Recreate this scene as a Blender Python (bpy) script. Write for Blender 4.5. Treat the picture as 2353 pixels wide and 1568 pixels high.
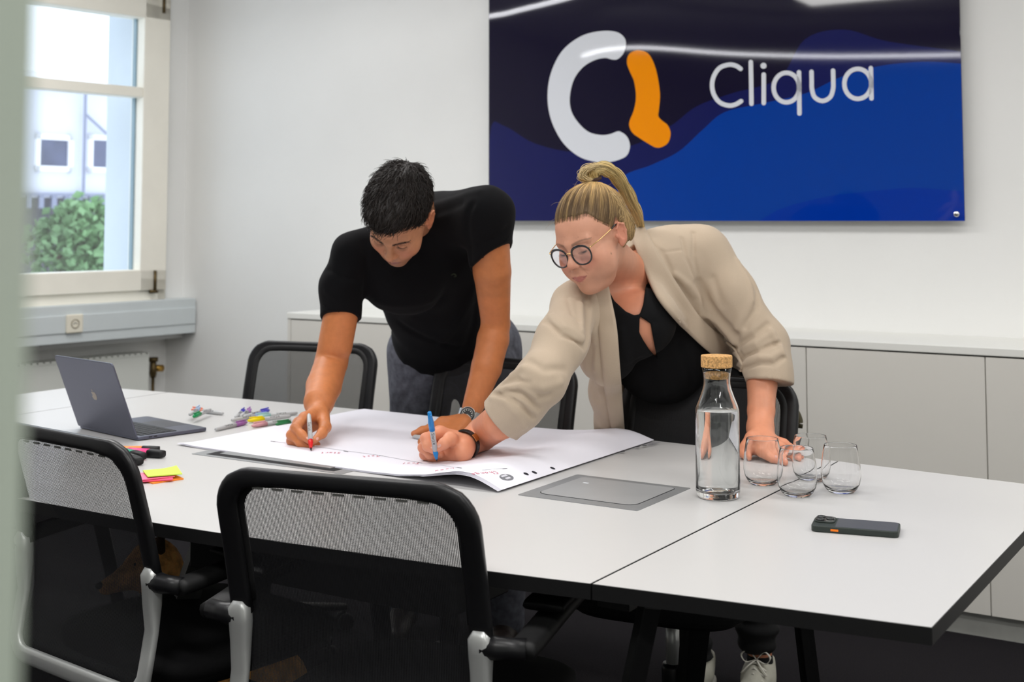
import bpy, math, random
import numpy as np
from mathutils import Vector, Matrix

# ------------------------------------------------------------------ camera, world, lights
F = 2950.0; TH = math.radians(3.9); YP = 508 - F * math.tan(TH); CX = 1176.5; H = 1.31
scene = bpy.context.scene
for o in list(bpy.data.objects): bpy.data.objects.remove(o, do_unlink=True)
cam_d = bpy.data.cameras.new('camera'); cam = bpy.data.objects.new('camera', cam_d)
scene.collection.objects.link(cam); scene.camera = cam
cam_d.sensor_fit = 'HORIZONTAL'; cam_d.sensor_width = 36.0
cam_d.lens = F / 2353 * 36.0
cam_d.shift_y = -(784 - YP) / 2353; cam_d.shift_x = 0.0
cam.location = (0, 0, H); cam.rotation_euler = (math.pi / 2 + TH, 0, 0)
cam_d.clip_start = 0.05; cam_d.clip_end = 100
cam_d.dof.use_dof = True; cam_d.dof.focus_distance = 2.62; cam_d.dof.aperture_fstop = 5.3

world = bpy.data.worlds.new('world'); scene.world = world; world.use_nodes = True
wn = world.node_tree.nodes; wl = world.node_tree.links
bg = wn['Background']; bg.inputs[0].default_value = (0.86, 0.92, 1.0, 1); bg.inputs[1].default_value = 2.8
scene.view_settings.view_transform = 'Standard'; scene.view_settings.look = 'None'
scene.view_settings.gamma = 1.0; scene.view_settings.use_curve_mapping = False
scene.view_settings.exposure = -0.35

def area_light(name, loc, size, size_y, power, color=(1, 0.985, 0.965), target=None, spread=None):
    d = bpy.data.lights.new(name, 'AREA'); d.shape = 'RECTANGLE'; d.size = size; d.size_y = size_y
    d.energy = power; d.color = color
    if spread: d.spread = spread
    o = bpy.data.objects.new(name, d); scene.collection.objects.link(o); o.location = loc
    if target is not None:
        o.rotation_euler = (Vector(target) - Vector(loc)).to_track_quat('-Z', 'Y').to_euler()
    return o
ROT = math.radians(32.15)
MID = np.array([0.45, 2.582, 0.0]); WV = np.array([math.sin(ROT), math.cos(ROT), 0]); LV = np.array([math.cos(ROT), -math.sin(ROT), 0])
def T(L, W, z=0.74):            # table frame -> world
    return MID + LV * L + WV * W + np.array([0, 0, z])
for nm, L, W, p in (('ceiling_fill_a', -1.3, 0.7, 16), ('ceiling_fill_b', 0.5, 0.8, 16), ('ceiling_fill_c', -1.1, -1.0, 27), ('ceiling_fill_d', 0.7, -1.0, 26), ('ceiling_fill_e', 2.1, 0.75, 24), ('ceiling_fill_f', -2.75, 0.6, 30)):  # added area lamps at ceiling height for soft overall fill
    a = area_light(nm, T(L, W, 2.70), 1.3, 0.35, p); a.rotation_euler = (0, 0, -ROT)
for nm, L, W, p in (('ceiling_fill_g', 0.4, -2.45, 32), ('ceiling_fill_h', 2.4, -2.2, 24)):  # more added lamps, on the camera side, as front fill
    a = area_light(nm, T(L, W, 2.70), 1.0, 0.3, p); a.rotation_euler = (0, 0, -ROT)

# ------------------------------------------------------------------ projection helpers (used to lay things out in metres)
def ray(x, y):
    u = (x - CX) / F; v = -(y - YP) / F
    return np.array([u, math.cos(TH) - v * math.sin(TH), math.sin(TH) + v * math.cos(TH)])
CAM = np.array([0, 0, H])
def PD(x, y, d):
    r = ray(x, y); return CAM + r * (d / r[1])
def PZ(x, y, z=0.74):
    r = ray(x, y); return CAM + r * ((z - H) / r[2])
def PP(x, y, n, c):             # on a plane
    r = ray(x, y); return CAM + r * (np.dot(np.asarray(c) - CAM, n) / np.dot(r, n))
def PW(x, y, W):                # on the vertical plane at table coordinate W
    return PP(x, y, WV, T(0, W, 0))
def LW(p):
    d = np.asarray(p) - MID; return float(d @ LV), float(d @ WV)
def proj_px(P):
    q = P - CAM; c, s = math.cos(TH), math.sin(TH)
    a = q[:, 1] * c + q[:, 2] * s; b = -q[:, 1] * s + q[:, 2] * c
    return CX + F * q[:, 0] / a, YP - F * b / a

# ------------------------------------------------------------------ materials
def lin(c):
    return tuple(((v / 255) / 12.92 if v / 255 <= 0.04045 else ((v / 255 + 0.055) / 1.055) ** 2.4) for v in c)
def mat(name, rgb, rough=0.5, metal=0.0, spec=0.5, noise=None, bump=None, coat=0.0, trans=0.0, ior=1.45, emit=None, estr=0.0, sss=0.0, attr=None, sheen=0.0, stretch=None, alpha=1.0, raw=False):
    m = bpy.data.materials.new(name); m.use_nodes = True
    nt = m.node_tree; b = nt.nodes['Principled BSDF']
    c = tuple(rgb) if raw else lin(rgb)
    b.inputs['Base Color'].default_value = (*c, 1)
    b.inputs['Roughness'].default_value = rough; b.inputs['Metallic'].default_value = metal
    b.inputs['Specular IOR Level'].default_value = spec
    b.inputs['Coat Weight'].default_value = coat; b.inputs['Coat Roughness'].default_value = 0.03
    b.inputs['Transmission Weight'].default_value = trans; b.inputs['IOR'].default_value = ior
    b.inputs['Sheen Weight'].default_value = sheen
    b.inputs['Alpha'].default_value = alpha
    if sss:
        b.inputs['Subsurface Weight'].default_value = sss; b.inputs['Subsurface Radius'].default_value = (0.012, 0.005, 0.003); b.inputs['Subsurface Scale'].default_value = 1.0
    if emit: b.inputs['Emission Color'].default_value = (*lin(emit), 1); b.inputs['Emission Strength'].default_value = estr
    tc = None
    def coord():
        t = nt.nodes.new('ShaderNodeTexCoord'); out = t.outputs['Object']
        if stretch:
            mp = nt.nodes.new('ShaderNodeMapping'); mp.inputs['Scale'].default_value = stretch
            nt.links.new(out, mp.inputs['Vector']); out = mp.outputs['Vector']
        return out
    src = None
    if attr:
        a = nt.nodes.new('ShaderNodeAttribute'); a.attribute_name = attr; src = a.outputs['Color']
        nt.links.new(src, b.inputs['Base Color'])
    if noise:
        n = nt.nodes.new('ShaderNodeTexNoise'); n.inputs['Scale'].default_value = noise[0]; n.inputs['Detail'].default_value = 6
        nt.links.new(coord(), n.inputs['Vector'])
        r = nt.nodes.new('ShaderNodeMapRange'); r.inputs['From Min'].default_value = 0.3; r.inputs['From Max'].default_value = 0.7
        r.inputs['To Min'].default_value = 1 - noise[1]; r.inputs['To Max'].default_value = 1 + noise[1]
        nt.links.new(n.outputs['Fac'], r.inputs['Value'])
        mx = nt.nodes.new('ShaderNodeMix'); mx.data_type = 'RGBA'; mx.blend_type = 'MULTIPLY'; mx.inputs[0].default_value = 1.0
        if src is not None: nt.links.new(src, mx.inputs[6])
        else: mx.inputs[6].default_value = (*c, 1)
        nt.links.new(r.outputs[0], mx.inputs[7]); nt.links.new(mx.outputs[2], b.inputs['Base Color'])
    if bump:
        n = nt.nodes.new('ShaderNodeTexNoise'); n.inputs['Scale'].default_value = bump[0]; n.inputs['Detail'].default_value = 4
        nt.links.new(coord(), n.inputs['Vector'])
        bp = nt.nodes.new('ShaderNodeBump'); bp.inputs['Strength'].default_value = bump[1]; bp.inputs['Distance'].default_value = bump[2] if len(bump) > 2 else 0.001
        nt.links.new(n.outputs['Fac'], bp.inputs['Height']); nt.links.new(bp.outputs[0], b.inputs['Normal'])
    return m
MT = {}
MT['wall'] = mat('wall_paint', (240, 240, 238), 0.85, noise=(3, 0.012), bump=(180, 0.15))
MT['ceiling'] = mat('ceiling_paint', (244, 244, 242), 0.9, noise=(5, 0.01))
MT['carpet'] = mat('carpet_pile', (34, 32, 35), 0.95, noise=(240, 0.35), bump=(300, 0.8, 0.004), spec=0.1)
MT['top'] = mat('white_laminate', (201, 200, 199), 0.34, noise=(2, 0.008), spec=0.4)
MT['edge'] = mat('black_edge', (22, 22, 23), 0.45, noise=(60, 0.1))
MT['cab'] = mat('cabinet_lacquer', (222, 219, 212), 0.45, noise=(2, 0.012))
MT['cabtop'] = mat('cabinet_top_lacquer', (236, 236, 231), 0.4, noise=(2, 0.01))
MT['toe'] = mat('toe_kick_metal', (205, 206, 200), 0.35, metal=0.2, noise=(20, 0.05))
MT['blk'] = mat('black_plastic', (26, 26, 28), 0.36, noise=(90, 0.08), bump=(600, 0.08))
MT['blkm'] = mat('matte_black_plastic', (20, 20, 21), 0.6, noise=(90, 0.1))
MT['seat'] = mat('black_seat_fabric', (22, 22, 24), 0.9, noise=(400, 0.25), bump=(700, 0.3))
MT['alu'] = mat('polished_aluminium', (214, 216, 214), 0.36, metal=0.55, noise=(12, 0.05))
MT['chrome'] = mat('chrome', (225, 225, 226), 0.08, metal=1.0)
MT['frame_cream'] = mat('cream_window_paint', (250, 246, 234), 0.5, noise=(8, 0.02))
MT['trunk'] = mat('grey_trunking', (212, 219, 221), 0.5, noise=(6, 0.02))
MT['outlet'] = mat('outlet_plastic', (238, 232, 215), 0.35)
MT['rad'] = mat('radiator_enamel', (226, 228, 222), 0.4, noise=(9, 0.01))
MT['brass'] = mat('brass', (190, 150, 75), 0.3, metal=0.9, noise=(40, 0.1))
MT['bronze'] = mat('aged_bronze', (95, 80, 52), 0.4, metal=0.8, noise=(40, 0.15))
MT['pillar'] = mat('grey_green_paint', (184, 196, 181), 0.6, noise=(4, 0.02))
def glass_mat(name, col=(1, 1, 1), ior=1.45, rough=0.0):
    m = bpy.data.materials.new(name); m.use_nodes = True; nt = m.node_tree
    b = nt.nodes['Principled BSDF']; b.inputs['Base Color'].default_value = (*col, 1); b.inputs['Roughness'].default_value = rough
    b.inputs['Transmission Weight'].default_value = 1.0; b.inputs['IOR'].default_value = ior
    return m
MT['tglass'] = glass_mat('thin_clear_glass', (1, 1, 1), 1.36)
MT['glass'] = glass_mat('clear_glass', (0.985, 0.995, 0.99), 1.47)
MT['water'] = glass_mat('clear_water', (0.98, 0.995, 1.0), 1.33)
def thin_pane(name, fac, tint):
    m = bpy.data.materials.new(name); m.use_nodes = True; nt = m.node_tree; nt.nodes.clear()
    o = nt.nodes.new('ShaderNodeOutputMaterial'); t = nt.nodes.new('ShaderNodeBsdfTransparent'); g = nt.nodes.new('ShaderNodeBsdfGlossy'); mx = nt.nodes.new('ShaderNodeMixShader')
    t.inputs[0].default_value = (*tint, 1); g.inputs['Roughness'].default_value = 0.02; g.inputs[0].default_value = (1, 1, 1, 1)
    mx.inputs[0].default_value = fac
    nt.links.new(t.outputs[0], mx.inputs[1]); nt.links.new(g.outputs[0], mx.inputs[2]); nt.links.new(mx.outputs[0], o.inputs[0])
    return m
MT['pane'] = thin_pane('window_glass', 0.07, (0.95, 0.98, 1.0))
MT['lens'] = thin_pane('spectacle_lens', 0.05, (0.93, 0.92, 0.97))
def mesh_fabric(name, period, duty, rgb, hduty=0.30):
    m = bpy.data.materials.new(name); m.use_nodes = True; nt = m.node_tree; b = nt.nodes['Principled BSDF']
    b.inputs['Base Color'].default_value = (*lin(rgb), 1); b.inputs['Roughness'].default_value = 0.6
    tc = nt.nodes.new('ShaderNodeTexCoord'); sp = nt.nodes.new('ShaderNodeSeparateXYZ'); nt.links.new(tc.outputs['Object'], sp.inputs[0])
    def band(out, per, du):
        a = nt.nodes.new('ShaderNodeMath'); a.operation = 'MULTIPLY'; a.inputs[1].default_value = 1 / per; nt.links.new(out, a.inputs[0])
        f = nt.nodes.new('ShaderNodeMath'); f.operation = 'FRACT'; nt.links.new(a.outputs[0], f.inputs[0])
        l = nt.nodes.new('ShaderNodeMath'); l.operation = 'LESS_THAN'; l.inputs[1].default_value = du; nt.links.new(f.outputs[0], l.inputs[0])
        return l.outputs[0]
    v = band(sp.outputs['X'], period, duty); h = band(sp.outputs['Z'], period * 0.8, hduty)
    mxn = nt.nodes.new('ShaderNodeMath'); mxn.operation = 'MAXIMUM'; nt.links.new(v, mxn.inputs[0]); nt.links.new(h, mxn.inputs[1])
    nt.links.new(mxn.outputs[0], b.inputs['Alpha'])
    return m
MT['mesh'] = mesh_fabric('black_mesh_fabric', 0.0029, 0.58, (34, 34, 37))

# ------------------------------------------------------------------ mesh building
class MB:
    def __init__(s): s.v = []; s.f = []
    def add(s, v, f):
        n = len(s.v); s.v += [tuple(map(float, q)) for q in v]; s.f += [tuple(i + n for i in q) for q in f]; return s
    def obj(s, name, m, parent=None, smooth=False, bevel=0, loc=None, seg=2):
        return mk(name, s.v, s.f, m, parent, smooth, bevel, loc, seg)
def mk(name, v, f, m, parent=None, smooth=False, bevel=0, loc=None, seg=2):
    me = bpy.data.meshes.new(name)
    if isinstance(v, np.ndarray) and isinstance(f, np.ndarray):
        me.vertices.add(len(v)); me.vertices.foreach_set('co', v.astype(np.float32).ravel())
        k = f.shape[1]; me.loops.add(f.size); me.loops.foreach_set('vertex_index', f.astype(np.int32).ravel())
        me.polygons.add(len(f)); me.polygons.foreach_set('loop_start', np.arange(0, f.size, k, dtype=np.int32))
        me.update(calc_edges=True)
    else:
        me.from_pydata([tuple(q) for q in v], [], [tuple(q) for q in f]); me.update()
    me.materials.append(MT[m] if isinstance(m, str) else m)
    if smooth: me.shade_smooth()
    o = bpy.data.objects.new(name, me); scene.collection.objects.link(o)
    if parent is not None: o.parent = parent
    if loc is not None: o.location = loc
    if bevel:
        b = o.modifiers.new('bevel', 'BEVEL'); b.width = bevel; b.segments = seg; b.limit_method = 'ANGLE'; b.angle_limit = math.radians(40)
    return o
def empty(name, loc=(0, 0, 0), rz=0.0):
    o = bpy.data.objects.new(name, None); scene.collection.objects.link(o); o.location = loc; o.rotation_euler = (0, 0, rz); o.empty_display_size = 0.05
    return o
def tag(o, label=None, cat=None, group=None, kind=None):
    if label: o['label'] = label
    if cat: o['category'] = cat
    if group: o['group'] = group
    if kind: o['kind'] = kind
    return o
def box(mb, c, s, ax=None):
    c = np.asarray(c, float); ax = np.eye(3) if ax is None else np.asarray(ax)
    v = [c + ax[0] * s[0] / 2 * i + ax[1] * s[1] / 2 * j + ax[2] * s[2] / 2 * k for k in (-1, 1) for j in (-1, 1) for i in (-1, 1)]
    return mb.add(v, [(0, 2, 3, 1), (4, 5, 7, 6), (0, 1, 5, 4), (2, 6, 7, 3), (0, 4, 6, 2), (1, 3, 7, 5)])
TAX = np.array([LV, WV, [0, 0, 1.0]])
def tbox(mb, L0, L1, W0, W1, z0, z1):
    return box(mb, T((L0 + L1) / 2, (W0 + W1) / 2, (z0 + z1) / 2), (L1 - L0, W1 - W0, z1 - z0), TAX)
def prism(mb, poly, off):       # polygon (list of 3D pts) extruded by vector
    n = len(poly); a = [np.asarray(p, float) for p in poly]; b = [p + np.asarray(off) for p in a]
    mb.add(a + b, [tuple(range(n - 1, -1, -1)), tuple(range(n, 2 * n))] + [(i, (i + 1) % n, n + (i + 1) % n, n + i) for i in range(n)])
    return mb
def lathe(mb, prof, c=(0, 0, 0), seg=48, axis=None):
    # prof: (r, z) list ; closed if r==0 ends
    c = np.asarray(c, float); ax = np.eye(3) if axis is None else axis
    vs = []; fs = []; idx = []
    for r, z in prof:
        if r < 1e-7: idx.append([len(vs)]); vs.append(c + ax[2] * z)
        else:
            idx.append(list(range(len(vs), len(vs) + seg)))
            for k in range(seg):
                a = 2 * math.pi * k / seg; vs.append(c + ax[0] * r * math.cos(a) + ax[1] * r * math.sin(a) + ax[2] * z)
    for i in range(len(prof) - 1):
        A, B = idx[i], idx[i + 1]
        for k in range(seg):
            k2 = (k + 1) % seg
            if len(A) == 1 and len(B) == 1: continue
            if len(A) == 1: fs.append((A[0], B[k2], B[k]))
            elif len(B) == 1: fs.append((A[k], A[k2], B[0]))
            else: fs.append((A[k], A[k2], B[k2], B[k]))
    return mb.add(vs, fs)
def frames(path, ref=(0, 0, 1), closed=False):
    P = np.asarray(path, float); n = len(P)
    if closed: Tn = np.roll(P, -1, 0) - np.roll(P, 1, 0)
    else: Tn = np.gradient(P, axis=0)
    Tn /= np.linalg.norm(Tn, axis=1)[:, None] + 1e-12
    ref = np.asarray(ref, float); out = []; prev = None
    for i in range(n):
        u = ref - Tn[i] * (ref @ Tn[i])
        if np.linalg.norm(u) < 0.05 and prev is not None: u = prev - Tn[i] * (prev @ Tn[i])
        if np.linalg.norm(u) < 1e-6: u = np.array([1, 0, 0.0]) - Tn[i] * Tn[i][0]
        u /= np.linalg.norm(u); prev = u; out.append((np.cross(u, Tn[i]), u))
    return P, out
def sweep(mb, path, a, b=None, ref=(0, 0, 1), seg=12, closed=False, power=2.0, cap=True):
    # superellipse section, half-size a along side, b along ref
    P, fr = frames(path, ref, closed); n = len(P)
    A = np.broadcast_to(np.asarray(a, float), (n,)); B = A if b is None else np.broadcast_to(np.asarray(b, float), (n,))
    vs = []
    for i in range(n):
        for k in range(seg):
            t = 2 * math.pi * k / seg; c, s = math.cos(t), math.sin(t)
            c2 = math.copysign(abs(c) ** (2 / power), c); s2 = math.copysign(abs(s) ** (2 / power), s)
            vs.append(P[i] + fr[i][0] * c2 * A[i] + fr[i][1] * s2 * B[i])
    fs = []
    for i in range(n if closed else n - 1):
        j = (i + 1) % n
        for k in range(seg):
            k2 = (k + 1) % seg; fs.append((i * seg + k, i * seg + k2, j * seg + k2, j * seg + k))
    if cap and not closed: fs += [tuple(range(seg - 1, -1, -1)), tuple(range((n - 1) * seg, n * seg))]
    return mb.add(vs, fs)
def crom(pts, n=8, closed=False):
    P = [np.asarray(p, float) for p in pts]; N = len(P); out = []
    rng = range(N) if closed else range(N - 1)
    for i in rng:
        p1, p2 = P[i], P[(i + 1) % N]
        p0 = P[(i - 1) % N] if closed or i > 0 else 2 * p1 - p2
        p3 = P[(i + 2) % N] if closed or i + 2 < N else 2 * p2 - p1
        for k in range(n):
            t = k / n; out.append(0.5 * ((2 * p1) + (-p0 + p2) * t + (2 * p0 - 5 * p1 + 4 * p2 - p3) * t * t + (-p0 + 3 * p1 - 3 * p2 + p3) * t ** 3))
    if not closed: out.append(P[-1])
    return out
def rrect(x0, x1, y0, y1, r, n=6):
    rr = r if isinstance(r, (list, tuple)) else [r] * 4; out = []
    for (cx, cy, a0), q in zip(((x1, y1, 0), (x0, y1, 90), (x0, y0, 180), (x1, y0, 270)), rr):
        sx = -1 if cx == x1 else 1; sy = -1 if cy == y1 else 1
        for k in range(n + 1):
            a = math.radians(a0 + 90 * k / n); out.append((cx + sx * q + q * math.cos(a), cy + sy * q + q * math.sin(a)))
    return out
def copy_tree(o, parent=None):
    c = o.copy(); scene.collection.objects.link(c); c.parent = parent
    for ch in [x for x in bpy.data.objects if x.parent == o]: copy_tree(ch, c)
    return c
def text_mesh(name, s, size, m, parent, M, ext=0.0):
    cu = bpy.data.curves.new(name, 'FONT'); cu.body = s; cu.size = size; cu.align_x = 'CENTER'; cu.align_y = 'CENTER'; cu.resolution_u = 2
    tmp = bpy.data.objects.new(name, cu); scene.collection.objects.link(tmp)
    dg = bpy.context.evaluated_depsgraph_get(); me = bpy.data.meshes.new_from_object(tmp.evaluated_get(dg))
    bpy.data.objects.remove(tmp); me.name = name
    v = np.zeros(len(me.vertices) * 3, np.float32); me.vertices.foreach_get('co', v); v = v.reshape(-1, 3)
    Mn = np.array(M); v = v @ Mn[:3, :3].T + Mn[:3, 3]; me.vertices.foreach_set('co', v.astype(np.float32).ravel()); me.update()
    me.materials.clear(); me.materials.append(MT[m] if isinstance(m, str) else m)
    o = bpy.data.objects.new(name, me); scene.collection.objects.link(o); o.parent = parent
    return o
random.seed(7); RNG = np.random.default_rng(7)

# ------------------------------------------------------------------ room
CEIL = 2.75; WS = 2.25                                   # sign wall plane in table coordinates
cor = PW(423, 600, WS); LC = LW(cor)[0]                  # corner of sign wall and window wall
A2 = math.radians(38.1); DV = -np.array([math.sin(A2), math.cos(A2), 0]); NV = np.array([-math.cos(A2), math.sin(A2), 0])   # DV runs along the window wall towards the viewer, NV points outdoors
C0 = np.array([cor[0], cor[1], 0.0])
def WW(s, z, o=0.0): return C0 + DV * s + NV * o + np.array([0, 0, z])
def ws(x, y, o=0.0):                                     # pixel -> (s, z) on the window wall
    p = PP(x, y, NV, C0 + NV * o) - C0; return float(p @ DV), float(p[2])
WAX = np.array([DV, NV, [0, 0, 1.0]])
def wbox(mb, s0, s1, o0, o1, z0, z1): return box(mb, WW((s0 + s1) / 2, (z0 + z1) / 2, (o0 + o1) / 2), (s1 - s0, o1 - o0, z1 - z0), WAX)
R1 = 3.4; B1 = -4.6
lwall_len = 9.5
corners = [T(LC, WS, 0), T(R1, WS, 0), T(R1, B1, 0), WW(lwall_len, 0)]
mb = MB(); fl = [c + [0, 0, 0] for c in (T(LC - 0.6, WS + 0.2, 0), T(R1 + .2, WS + .2, 0), T(R1 + .2, B1 - .2, 0), WW(lwall_len + 0.5, 0, 0.3), WW(-0.1, 0, 0.3))]
prism(mb, fl[::-1], (0, 0, -0.1)); tag(mb.obj('floor', 'carpet'), kind='structure')
mb = MB(); prism(mb, [p + [0, 0, CEIL] for p in fl[::-1]], (0, 0, 0.1)); tag(mb.obj('ceiling', 'ceiling'), kind='structure')
mb = MB(); tbox(mb, LC - 0.6, R1 + 0.2, WS, WS + 0.15, 0, CEIL); tag(mb.obj('wall_back', 'wall'), kind='structure')
mb = MB(); tbox(mb, R1, R1 + 0.15, B1, WS, 0, CEIL); tag(mb.obj('wall_right', 'wall'), kind='structure')
mb = MB(); a = WW(lwall_len, 0); b = T(R1, B1, 0); d = b - a; n = np.array([d[1], -d[0], 0]); n /= np.linalg.norm(n)
prism(mb, [a, b, b + n * .1, a + n * .1], (0, 0, CEIL)); tag(mb.obj('wall_front', 'wall'), kind='structure')

# window wall with an opening and a niche below it
sR = ws(377, 300)[0]                                      # right edge of the window frame
zT = ws(322, 44)[1] + .155; zS = ws(300, 668)[1]                           # frame top, bottom
zTr0 = ws(300, 700)[1]
sL = sR + 1.55
ZN = 0.72                                                 # niche top (hidden by the trunking)
mb = MB()
wbox(mb, 0, sR, 0, 0.13, ZN, CEIL); wbox(mb, sR, sL, 0, 0.13, ZN, zS - 0.055); wbox(mb, sR, sL, 0, 0.13, zT, CEIL); wbox(mb, sL, lwall_len, 0, 0.13, 0, CEIL)
wbox(mb, -0.3, sL, 0.12, 0.2, 0, ZN)
tag(mb.obj('wall_left', 'wall'), kind='structure')
# outer brick skin with a deep reveal
MT['reveal'] = mat('outside_render', (205, 214, 222), 0.8, noise=(6, 0.02))
mb = MB(); sRev = ws(245, 300, 0.42)[0]
wbox(mb, -0.6, sRev, 0.13, 0.42, 0, 3.2); wbox(mb, sL - 0.1, sL + 0.3, 0.13, 0.42, 0, 3.2); wbox(mb, sRev, sL, 0.13, 0.42, 0, zS - 0.09); wbox(mb, sRev, sL, 0.13, 0.42, zT + 0.05, 3.2)
tag(mb.obj('trim_1', 'reveal'), kind='structure')
# window
win = empty('window_1', WW(sR, zS)); tag(win, kind='structure')
def wpart(name, mb, m, par=win, **k):
    o = mb.obj(name, m, None, **k); o.parent = par; o.matrix_parent_inverse = Matrix.Translation(-Vector(par.location)) if par is win else Matrix(); return o
mb = MB(); wbox(mb, sR, sR + 0.05, -0.035, 0.09, zS - 0.055, zT); wbox(mb, sL - 0.05, sL, -0.035, 0.09, zS - 0.055, zT)
wbox(mb, sR, sL, -0.035, 0.09, zT - 0.05, zT); wbox(mb, sR, sL, -0.035, 0.09, zS - 0.055, zS)
wpart('window_frame', mb, 'frame_cream', bevel=0.004)
sG, zG0 = ws(303, 620); zG1 = ws(322, 44)[1]; sG2 = ws(321, 100)[0]; sGm = (sG + sG2) / 2
zt0, zt1 = ws(322, 226)[1], ws(322, 203)[1]
mb = MB(); s0 = sR + 0.012
wbox(mb, s0, sGm, -0.055, 0.05, zS, zG1 + 0.125); wbox(mb, sL - 0.1, sL - 0.012, -0.055, 0.05, zS, zG1 + 0.125)
wbox(mb, s0, sL - 0.012, -0.055, 0.05, zS, zG0); wbox(mb, s0, sL - 0.012, -0.055, 0.05, zG1, zG1 + 0.125)
wpart('sash', mb, 'frame_cream', bevel=0.005)
mb = MB(); wbox(mb, sGm, sL - 0.1, -0.05, 0.045, zt0, zt1); wpart('transom_bar', mb, 'frame_cream', bevel=0.004)
mb = MB(); wbox(mb, sGm - .01, sL - 0.09, 0.0, 0.004, zG0 - .01, zt0 + .01); wpart('pane', mb, 'pane')
mb = MB(); wbox(mb, sGm - .01, sL - 0.09, 0.0, 0.004, zt1 - .01, zG1 + .01); wpart('pane', mb, 'pane')
MT['glassrefl'] = mat('blue_grey_reflection', (120, 150, 165), 0.4)
mb = MB(); wbox(mb, sGm, sGm + 0.008, 0.006, 0.03, zG0, zG1); wpart('edge_reflection', mb, 'glassrefl')  # bluish reflection along the glass edge, put in as a coloured strip
for (x, y0, y1) in ((356, 622, 672), (377, -8, 30)):
    s_, za = ws(x, y1, -0.06); zb = ws(x, y0, -0.06)[1]; mb = MB()
    sweep(mb, [WW(s_, za, -0.06), WW(s_, zb, -0.06)], 0.008, seg=8)
    if y0 > 0: wbox(mb, s_ - .012, s_ + 0.03, -0.068, -0.052, za - 0.004, za + 0.012)
    wpart('hinge', mb, 'bronze', smooth=True)
# window board / sill ledge
mb = MB(); wbox(mb, -0.0, sL + .1, -0.05, 0.0, zTr0 - 0.002, zS - 0.05); tag(mb.obj('trim_2', 'frame_cream', bevel=0.004), kind='structure')
# grey cable trunking
zt, zb_ = ws(422, 687, -0.10)[1], ws(422, 767, -0.10)[1]
sE = 0.0
tr = empty('cable_trunking', WW(0.5, zb_)); tag(tr, 'grey metal cable trunking running along the wall under the window', 'trunking')
def tpart(name, mb, m, par, **k):
    o = mb.obj(name, m, None, **k); o.parent = par; o.matrix_parent_inverse = Matrix.Translation(-Vector(par.location)); return o
mb = MB(); wbox(mb, sE, sL + 2, -0.10, 0.0, zb_, zt); tpart('trunk_body', mb, 'trunk', tr, bevel=0.003)
mb = MB(); hgt = zt - zb_; wbox(mb, sE + .004, sL + 2, -0.106, -0.098, zb_ + hgt * .27, zb_ + hgt * .74); tpart('cover_strip', mb, 'trunk', tr, bevel=0.002)
so, zo = ws(170, 744, -0.108)
ou = empty('wall_socket', WW(so, zo, -0.106)); tag(ou, 'cream round-pin wall socket set in the grey trunking under the window', 'socket')
mb = MB(); wbox(mb, so - .043, so + .043, -0.118, -0.104, zo - .043, zo + .043); tpart('face_plate', mb, 'outlet', ou, bevel=0.006, seg=3)
mb = MB(); lathe(mb, [(0.021, -.001), (0.021, .003), (0.0185, .003), (0.0175, -0.0005), (0, -0.0005)], WW(so, zo, -0.118), 24, np.array([DV, [0, 0, 1.], -NV])); MT['sockin'] = mat('socket_well', (150, 140, 118), 0.5); tpart('socket_well', mb, 'sockin', ou, smooth=True)
for dx in (-.0075, .0, .0075):
    mb = MB(); lathe(mb, [(0, .0), (0.0024, .0), (0.0024, .0012), (0, .0012)], WW(so + dx, zo + (0.004 if dx == 0 else 0), -0.1185), 10, np.array([DV, [0, 0, 1.], -NV])); tpart('pin_hole', mb, 'blkm', ou)
# radiator in the niche
sr1, zr1 = ws(342, 810, 0.0); _, zr0 = ws(342, 1150, 0.0)
zr0 = 0.16
rd = empty('radiator', WW(sr1 + .4, zr0)); tag(rd, 'white enamelled panel radiator below the window, behind the laptop', 'radiator')
mb = MB(); wbox(mb, sr1, sL + .2, 0.0, 0.014, zr0, zr1 - 0.012); wbox(mb, sr1, sL + .2, 0.085, 0.10, zr0, zr1 - 0.012); tpart('panel', mb, 'rad', rd, bevel=0.004)
mb = MB(); wbox(mb, sr1 - .002, sr1 + .004, -0.001, 0.10, zr0, zr1); tpart('side_cover', mb, 'rad', rd, bevel=0.002)
mb = MB(); k = 0
while sr1 + 0.02 + k * 0.033 < sL + .2:
    s_ = sr1 + 0.02 + k * 0.033; wbox(mb, s_, s_ + 0.022, -0.003, 0.10, zr1 - 0.012, zr1); k += 1
wbox(mb, sr1, sL + .2, -0.002, 0.002, zr1 - 0.014, zr1 - .008); tpart('top_grille', mb, 'rad', rd)
vs, vz = ws(352, 845, 0.05)
mb = MB(); sweep(mb, [WW(vs, vz - .05, 0.05), WW(vs, vz - .03, .05), WW(vs, vz + .05, 0.05)], [0.013, .018, 0.014], seg=12); lathe(mb, [(0, 0), (.024, 0), (.024, .02), (0, .02)], WW(vs, vz + .03, .05), 12); sweep(mb, [WW(vs - .0, 0.05, 0.05), WW(vs, vz - .05, 0.05)], 0.008, seg=10); tpart('valve_body', mb, 'bronze', rd, smooth=True)
mb = MB(); sweep(mb, [WW(vs - .012, vz - .005, 0.05), WW(vs - .02, vz - .005, .05), WW(vs - 0.055, vz - .008, 0.05)], [.011, .017, .018], seg=12); tpart('valve_cap', mb, 'brass', rd, smooth=True)

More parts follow.
